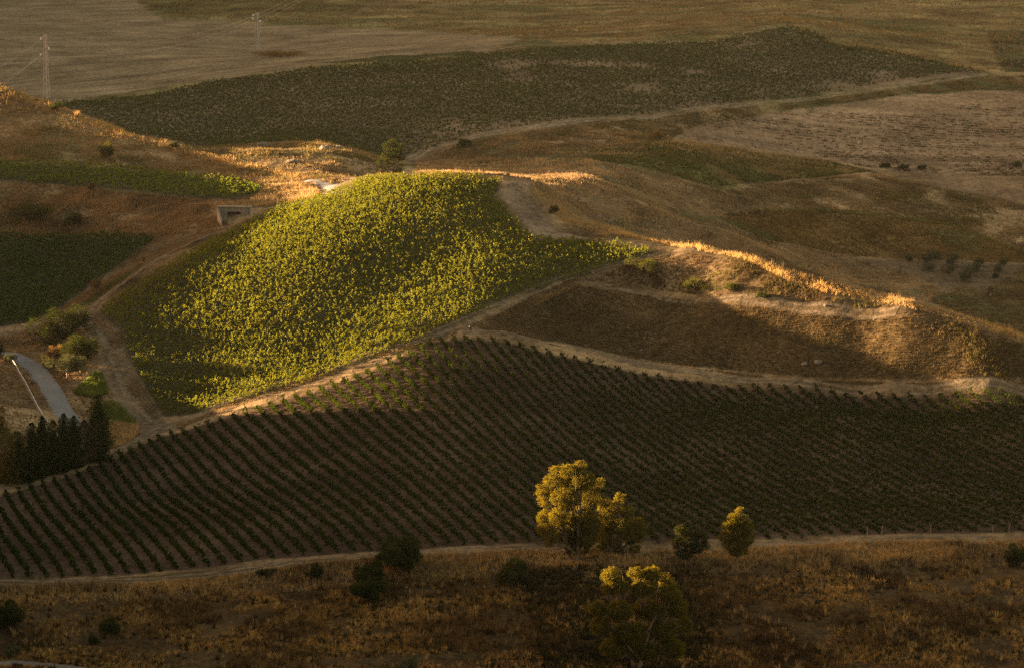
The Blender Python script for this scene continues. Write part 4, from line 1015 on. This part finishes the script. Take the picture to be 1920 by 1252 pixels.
# guard rail along the tarmac road
def rail_along(name, label, pix, hgt, step, panel, mat_r, ymin=400, posth=None):
    q = polyline(pix, 0.5, ymin)
    o0 = np.array([q[0, 0], q[0, 1], float(ht(q[0, 0], q[0, 1]))])
    root = empty(name, o0); tag(root, label, 'guard rail')
    z = ht(q[:, 0], q[:, 1])
    ker = np.ones(9)/9; zp = np.concatenate([np.full(4, z[0]), z, np.full(4, z[-1])]); z = np.convolve(zp, ker, 'valid')
    L = np.stack([q[:, 0]-o0[0], q[:, 1]-o0[1], z-o0[2]], 1)
    t = np.gradient(L[:, :2], axis=0); t /= np.linalg.norm(t, axis=1)[:, None]
    nrm = np.stack([-t[:, 1], t[:, 0]], 1)
    prof = [(0.0, -0.5), (0.08, -0.3), (0.0, 0.0), (0.08, 0.3), (0.0, 0.5), (-0.05, 0.5), (-0.05, -0.5)] if panel > 0.1 else [(math.cos(a)*.5, math.sin(a)*.5) for a in np.linspace(0, 6.28, 7)[:-1]]
    vs = []
    for k in range(len(L)):
        for a, b in prof:
            vs.append((L[k, 0]+nrm[k, 0]*a*(1 if panel > .1 else panel), L[k, 1]+nrm[k, 1]*a*(1 if panel > .1 else panel), L[k, 2]+hgt+b*panel))
    n = len(prof); ii = np.arange(len(L)*n).reshape(-1, n)
    f = np.stack([ii[:-1], np.roll(ii[:-1], -1, 1), np.roll(ii[1:], -1, 1), ii[1:]], -1).reshape(-1, 4)
    link('rail', raw_mesh('rail', np.array(vs), f, mat_r), root)
    sd = 1 if float((nrm[:, 0]).mean()) > 0 else -1      # posts on the verge side
    for k in range(2, len(L), step):
        mb = MB(); pw = 0.2 if panel > .1 else 0.12; mb.box((0, 0, (posth or hgt+.12)/2-0.1), (pw, pw, (posth or hgt+.12)+0.2))
        p = mb.build('post', M_RUST if panel > .1 else M_CONC, root); p.location = (L[k, 0]-nrm[k, 0]*0.2*sd, L[k, 1]-nrm[k, 1]*0.2*sd, L[k, 2])
    return root
rail_along('guard_rail', 'long pale steel guard rail on posts along the left side of the tarmac road', [(21, 676), (32, 694), (46, 718), (60, 746), (74, 772), (90, 800)], 0.72, 4, 0.34, M_WHITE)
# the culvert under the upper road
cx = hit([436], [416], 800)[0]
root = empty('culvert', cx); tag(root, 'concrete culvert portal with splayed wing walls under the upper road', 'culvert')
m = cx[1]/F
W2 = 30*m; Hc = 26*m
root.rotation_euler = (0, 0, -0.10)
mb = MB(); d = 0.35
ow, oh = 13*m, 17*m
mb.box((-(W2+ow)/2-0.2, 2.6, Hc/2), (W2-ow+0.4, 0.5, Hc)); mb.box(((W2+ow)/2+0.2, 2.6, Hc/2), (W2-ow+0.4, 0.5, Hc)); mb.box((0, 2.6, (oh+Hc)/2), (2*ow, 0.496, Hc-oh))
mb.build('headwall', M_CONC, root)
mb = MB(); mb.box((0, 2.45, Hc+0.14), (2*W2+0.8, 1.0, 0.3)); mb.build('coping', solid_material('pale_concrete', (0.36, 0.31, 0.24), .9, .2, 1.0), root)
mb = MB()
for s in (-1, 1): mb.box((s*(ow+0.12), 5.2, oh/2), (0.24, 4.7, oh))
mb.box((0, 5.2, oh+0.12), (2*ow+0.48, 4.7, 0.24)); mb.box((0, 7.7, oh/2), (2*ow+.48, 0.24, oh)); mb.box((0, 4.4, 0.02), (2*ow, 6.2, 0.1))
mb.build('tunnel', M_CONC, root)
for s in (-1, 1):
    mb = MB(); a = (s*(W2+0.2), 2.4); b2 = (s*(W2+0.2)+(2.6 if s > 0 else 3.2)*0.55, -1.6)
    dx, dy = b2[0]-a[0], b2[1]-a[1]; ll = math.hypot(dx, dy); nx, ny = -dy/ll*0.2, dx/ll*0.2
    v = [(a[0]-nx, a[1]-ny, -1.2), (a[0]+nx, a[1]+ny, -1.2), (a[0]+nx, a[1]+ny, Hc), (a[0]-nx, a[1]-ny, Hc), (b2[0]-nx, b2[1]-ny, -1.2), (b2[0]+nx, b2[1]+ny, -1.2), (b2[0]+nx, b2[1]+ny, 0.5), (b2[0]-nx, b2[1]-ny, 0.5)]
    mb.add(v, [(0, 3, 2, 1), (4, 5, 6, 7), (0, 1, 5, 4), (1, 2, 6, 5), (2, 3, 7, 6), (3, 0, 4, 7)])
    mb.build('wing_wall', M_CONC, root)
rail_along('guard_rail', 'thin low railing on short posts along the upper road above the culvert', [(352, 389), (403, 386), (450, 384), (520, 381), (572, 374)], 0.85, 14, 0.07, M_CONC, 800, 1.0)
# the warning sign at the bush
sx = hit([125], [709])[0]
root = empty('warning_sign', sx); tag(root, 'triangular white warning sign with red border on a pole beside the grey green bush', 'sign')
mb = MB(); mb.tube([(0, 0.05, -0.3), (0, 0.05, 2.45)], [0.045, 0.045], 8); mb.build('pole', M_STEEL, root)
def tri(s, y0, y1, zc):
    a = [(-s/2, -s*0.289), (s/2, -s*0.289), (0, s*0.577)]
    v = [(p, y0, zc+q) for p, q in a]+[(p, y1, zc+q) for p, q in a]
    return v, [(0, 1, 2), (5, 4, 3), (0, 3, 4, 1), (1, 4, 5, 2), (2, 5, 3, 0)]
mb = MB(); mb.add(*tri(1.25, -0.02, 0.005, 1.95)); mb.build('border', M_RED, root)
mb = MB(); mb.add(*tri(0.98, -0.035, -0.022, 1.95)); face_ = mb.build('face', M_WHITE, root)
mb = MB(); mb.tube([(0.08, -0.045, 1.72), (0.02, -0.045, 1.86), (0.1, -0.045, 1.98), (0.02, -0.045, 2.14)], [0.035, 0.035, 0.035, 0.03], 6); mb.build('symbol', M_BLACK, face_)
# blue drum at the junction of the tracks
dx_ = hit([882], [618])[0]
root = empty('drum', dx_); tag(root, 'small dark blue drum standing where the dirt tracks fork', 'drum')
mb = MB(); r = 0.34; mb.tube([(0, 0, 0), (0, 0, 0.05), (0, 0, .3), (0, 0, .33), (0, 0, .36), (0, 0, .62), (0, 0, .65), (0, 0, .68), (0, 0, .93), (0, 0, .96)], [r-.02, r, r, r+.02, r, r, r+.02, r, r, r-.03], 18); mb.build('barrel', M_BLUE, root)
mb = MB(); mb.tube([(0, 0, .962), (0, 0, 1.0)], [r-.02, r-.03], 18); mb.build('lid', M_RED, root)
# stones and boulders
def rock(px, bp, w, label, ymin=400, flat=0.6, group='pale stones lying about the slopes', cat='stone', name='stone'):
    x, y, z = hit([px], [bp], ymin)[0]
    r = w*y/F/2
    import bmesh
    bm = bmesh.new(); bmesh.ops.create_icosphere(bm, subdivisions=3, radius=1.0)
    sd_ = rng.uniform(0, 50)
    for v in bm.verts:
        c = v.co
        k = 1+0.55*float(vnoise(np.array(c.x*1.4+sd_), np.array(c.y*1.4+c.z*1.1), 5))+0.25*float(vnoise(np.array(c.x*3+sd_), np.array(c.z*3-c.y*2), 8))
        v.co = (c.x*r*k, c.y*r*k*0.9, c.z*r*k*flat)
    me = bpy.data.meshes.new(name); bm.to_mesh(me); bm.free(); me.materials.append(M_ROCK)
    for p_ in me.polygons: p_.use_smooth = False
    o = link(name, me); o.location = (x, y, z+r*flat*0.45); o.rotation_euler = (0, 0, rng.uniform(0, 6))
    return tag(o, label, cat, group)
rock(1508, 684, 15, 'left of the two large pale stones in the rust brown stubble')
rock(1534, 681, 16, 'right of the two large pale stones in the rust brown stubble')
rock(1546, 686, 5, 'tiny pale stone just right of the two large ones in the stubble')
rock(1452, 678, 6, 'small pale stone in the stubble left of the two large ones')
rock(1462, 690, 5, 'small pale stone near the lower edge of the stubble slope')
rock(1203, 657, 7, 'pale stone at the lower left of the stubble slope')
rock(962, 622, 6, 'pale stone on the verge where the tracks fork')
rock(888, 606, 5, 'pale stone beside the blue drum')
rock(1112, 514, 8, 'pale stone on the verge below the tip of the sunlit vineyard')
rock(1548, 574, 7, 'pale stone on the stony track')
rock(1640, 600, 6, 'pale stone at the right end of the stony track')
rock(1857, 555, 7, 'white stone in the dark scrub field below the olive grove', 800)
rock(1124, 408, 16, 'flat pale boulder on the valley slope right of the wide dirt track', flat=.4, cat='boulder', name='boulder')
rock(1142, 418, 18, 'rounded grey boulder just right of the flat pale boulder', flat=.5, cat='boulder', name='boulder')
rock(492, 275, 24, 'grey boulder at the left end of the mound below the far vineyard', 880, .5, 'boulders on the mound below the far vineyard', 'boulder', 'boulder')
rock(610, 282, 26, 'largest pale boulder on the mound below the far vineyard', 880, .55, 'boulders on the mound below the far vineyard', 'boulder', 'boulder')
rock(636, 279, 16, 'small boulder right of the largest one on the mound', 880, .6, 'boulders on the mound below the far vineyard', 'boulder', 'boulder')
rock(548, 305, 28, 'flat pale rock slab low on the mound behind the road', 880, .3, 'boulders on the mound below the far vineyard', 'boulder', 'boulder')
rock(268, 259, 9, 'pale rock on the crest of the golden left hill', 850, .6)
rock(755, 88, 6, 'left pale stone in the ploughed field', 1100); rock(778, 100, 7, 'right pale stone in the ploughed field', 1100)
rock(366, 464, 4, 'white pebble on the strip beside the dirt track below the culvert'); rock(300, 447, 4, 'white pebble at the corner of the shaded vineyard')
rock(1611, 79, 5, 'white stone at the top corner of the far vineyard', 1150)
for i, (px, py) in enumerate([(1330, 510), (1370, 520), (1250, 530), (1420, 540), (1480, 560), (1230, 545), (1590, 565)]):
    rock(px, py, 4, 'small pale stone among the scrub of the mound above the stubble')
SKY_TINT = (1.0, 0.73, 0.51); SKY_S = 0.053; EXPO = 3.5; HAZE = 0.00005; DENO = False; DUST = 2.0
# ------------------------------------------------------------------ light
sd = bpy.data.lights.new('sun', 'SUN'); sd.energy = 5.0; sd.angle = math.radians(0.5); sd.color = (1.0, 0.69, 0.40)
so = bpy.data.objects.new('sun', sd); COL.objects.link(so)
from mathutils import Vector
so.rotation_euler = Vector((-SA*math.cos(SUN_EL), CA*math.cos(SUN_EL), math.sin(SUN_EL))).to_track_quat('Z', 'Y').to_euler()
so.location = (-300, 900, 400)
W = bpy.data.worlds.new('World'); S.world = W; W.use_nodes = True
nt = W.node_tree; nt.nodes.clear()
wo = nt.nodes.new('ShaderNodeOutputWorld'); bg = nt.nodes.new('ShaderNodeBackground')
sky = nt.nodes.new('ShaderNodeTexSky'); sky.sky_type = 'NISHITA'; sky.sun_disc = False
sky.sun_elevation = SUN_EL; sky.sun_rotation = -SUN_AZ
sky.air_density = 1.0; sky.dust_density = DUST; sky.ozone_density = 0.5; sky.altitude = 300
tint = nt.nodes.new('ShaderNodeVectorMath'); tint.operation = 'MULTIPLY'; tint.inputs[1].default_value = SKY_TINT
nt.links.new(sky.outputs[0], tint.inputs[0]); nt.links.new(tint.outputs[0], bg.inputs['Color'])
bg.inputs['Strength'].default_value = SKY_S
nt.links.new(bg.outputs[0], wo.inputs['Surface'])
vs = S.view_settings
vs.view_transform = 'Standard'; vs.look = 'None'; vs.gamma = 1.0; vs.exposure = EXPO
S.cycles.use_denoising = DENO; S.cycles.denoising_prefilter = 'NONE'; S.cycles.use_adaptive_sampling = False
S.cycles.sample_clamp_indirect = 0.06; S.cycles.max_bounces = 6; S.cycles.diffuse_bounces = 3; S.cycles.transmission_bounces = 4; S.cycles.volume_bounces = 0

# ------------------------------------------------------------------ evening haze in the valley air
mb = MB(); mb.box((0, 2950, 130), (13600, 6500, 290))
m, nt, out = new_mat('haze_air')
pv = N(nt, 'ShaderNodeVolumePrincipled'); pv.inputs['Color'].default_value = (0.085, 0.085, 0.085, 1); pv.inputs['Density'].default_value = HAZE; pv.inputs['Absorption Color'].default_value = (0, 0, 0, 1); pv.inputs['Anisotropy'].default_value = 0.2
nt.links.new(pv.outputs[0], out.inputs['Volume'])
if HAZE > 0: tag(mb.build('haze', m), kind='stuff')

S.cycles.use_light_tree = False
W.cycles.sampling_method = 'MANUAL'; W.cycles.sample_map_resolution = 2048
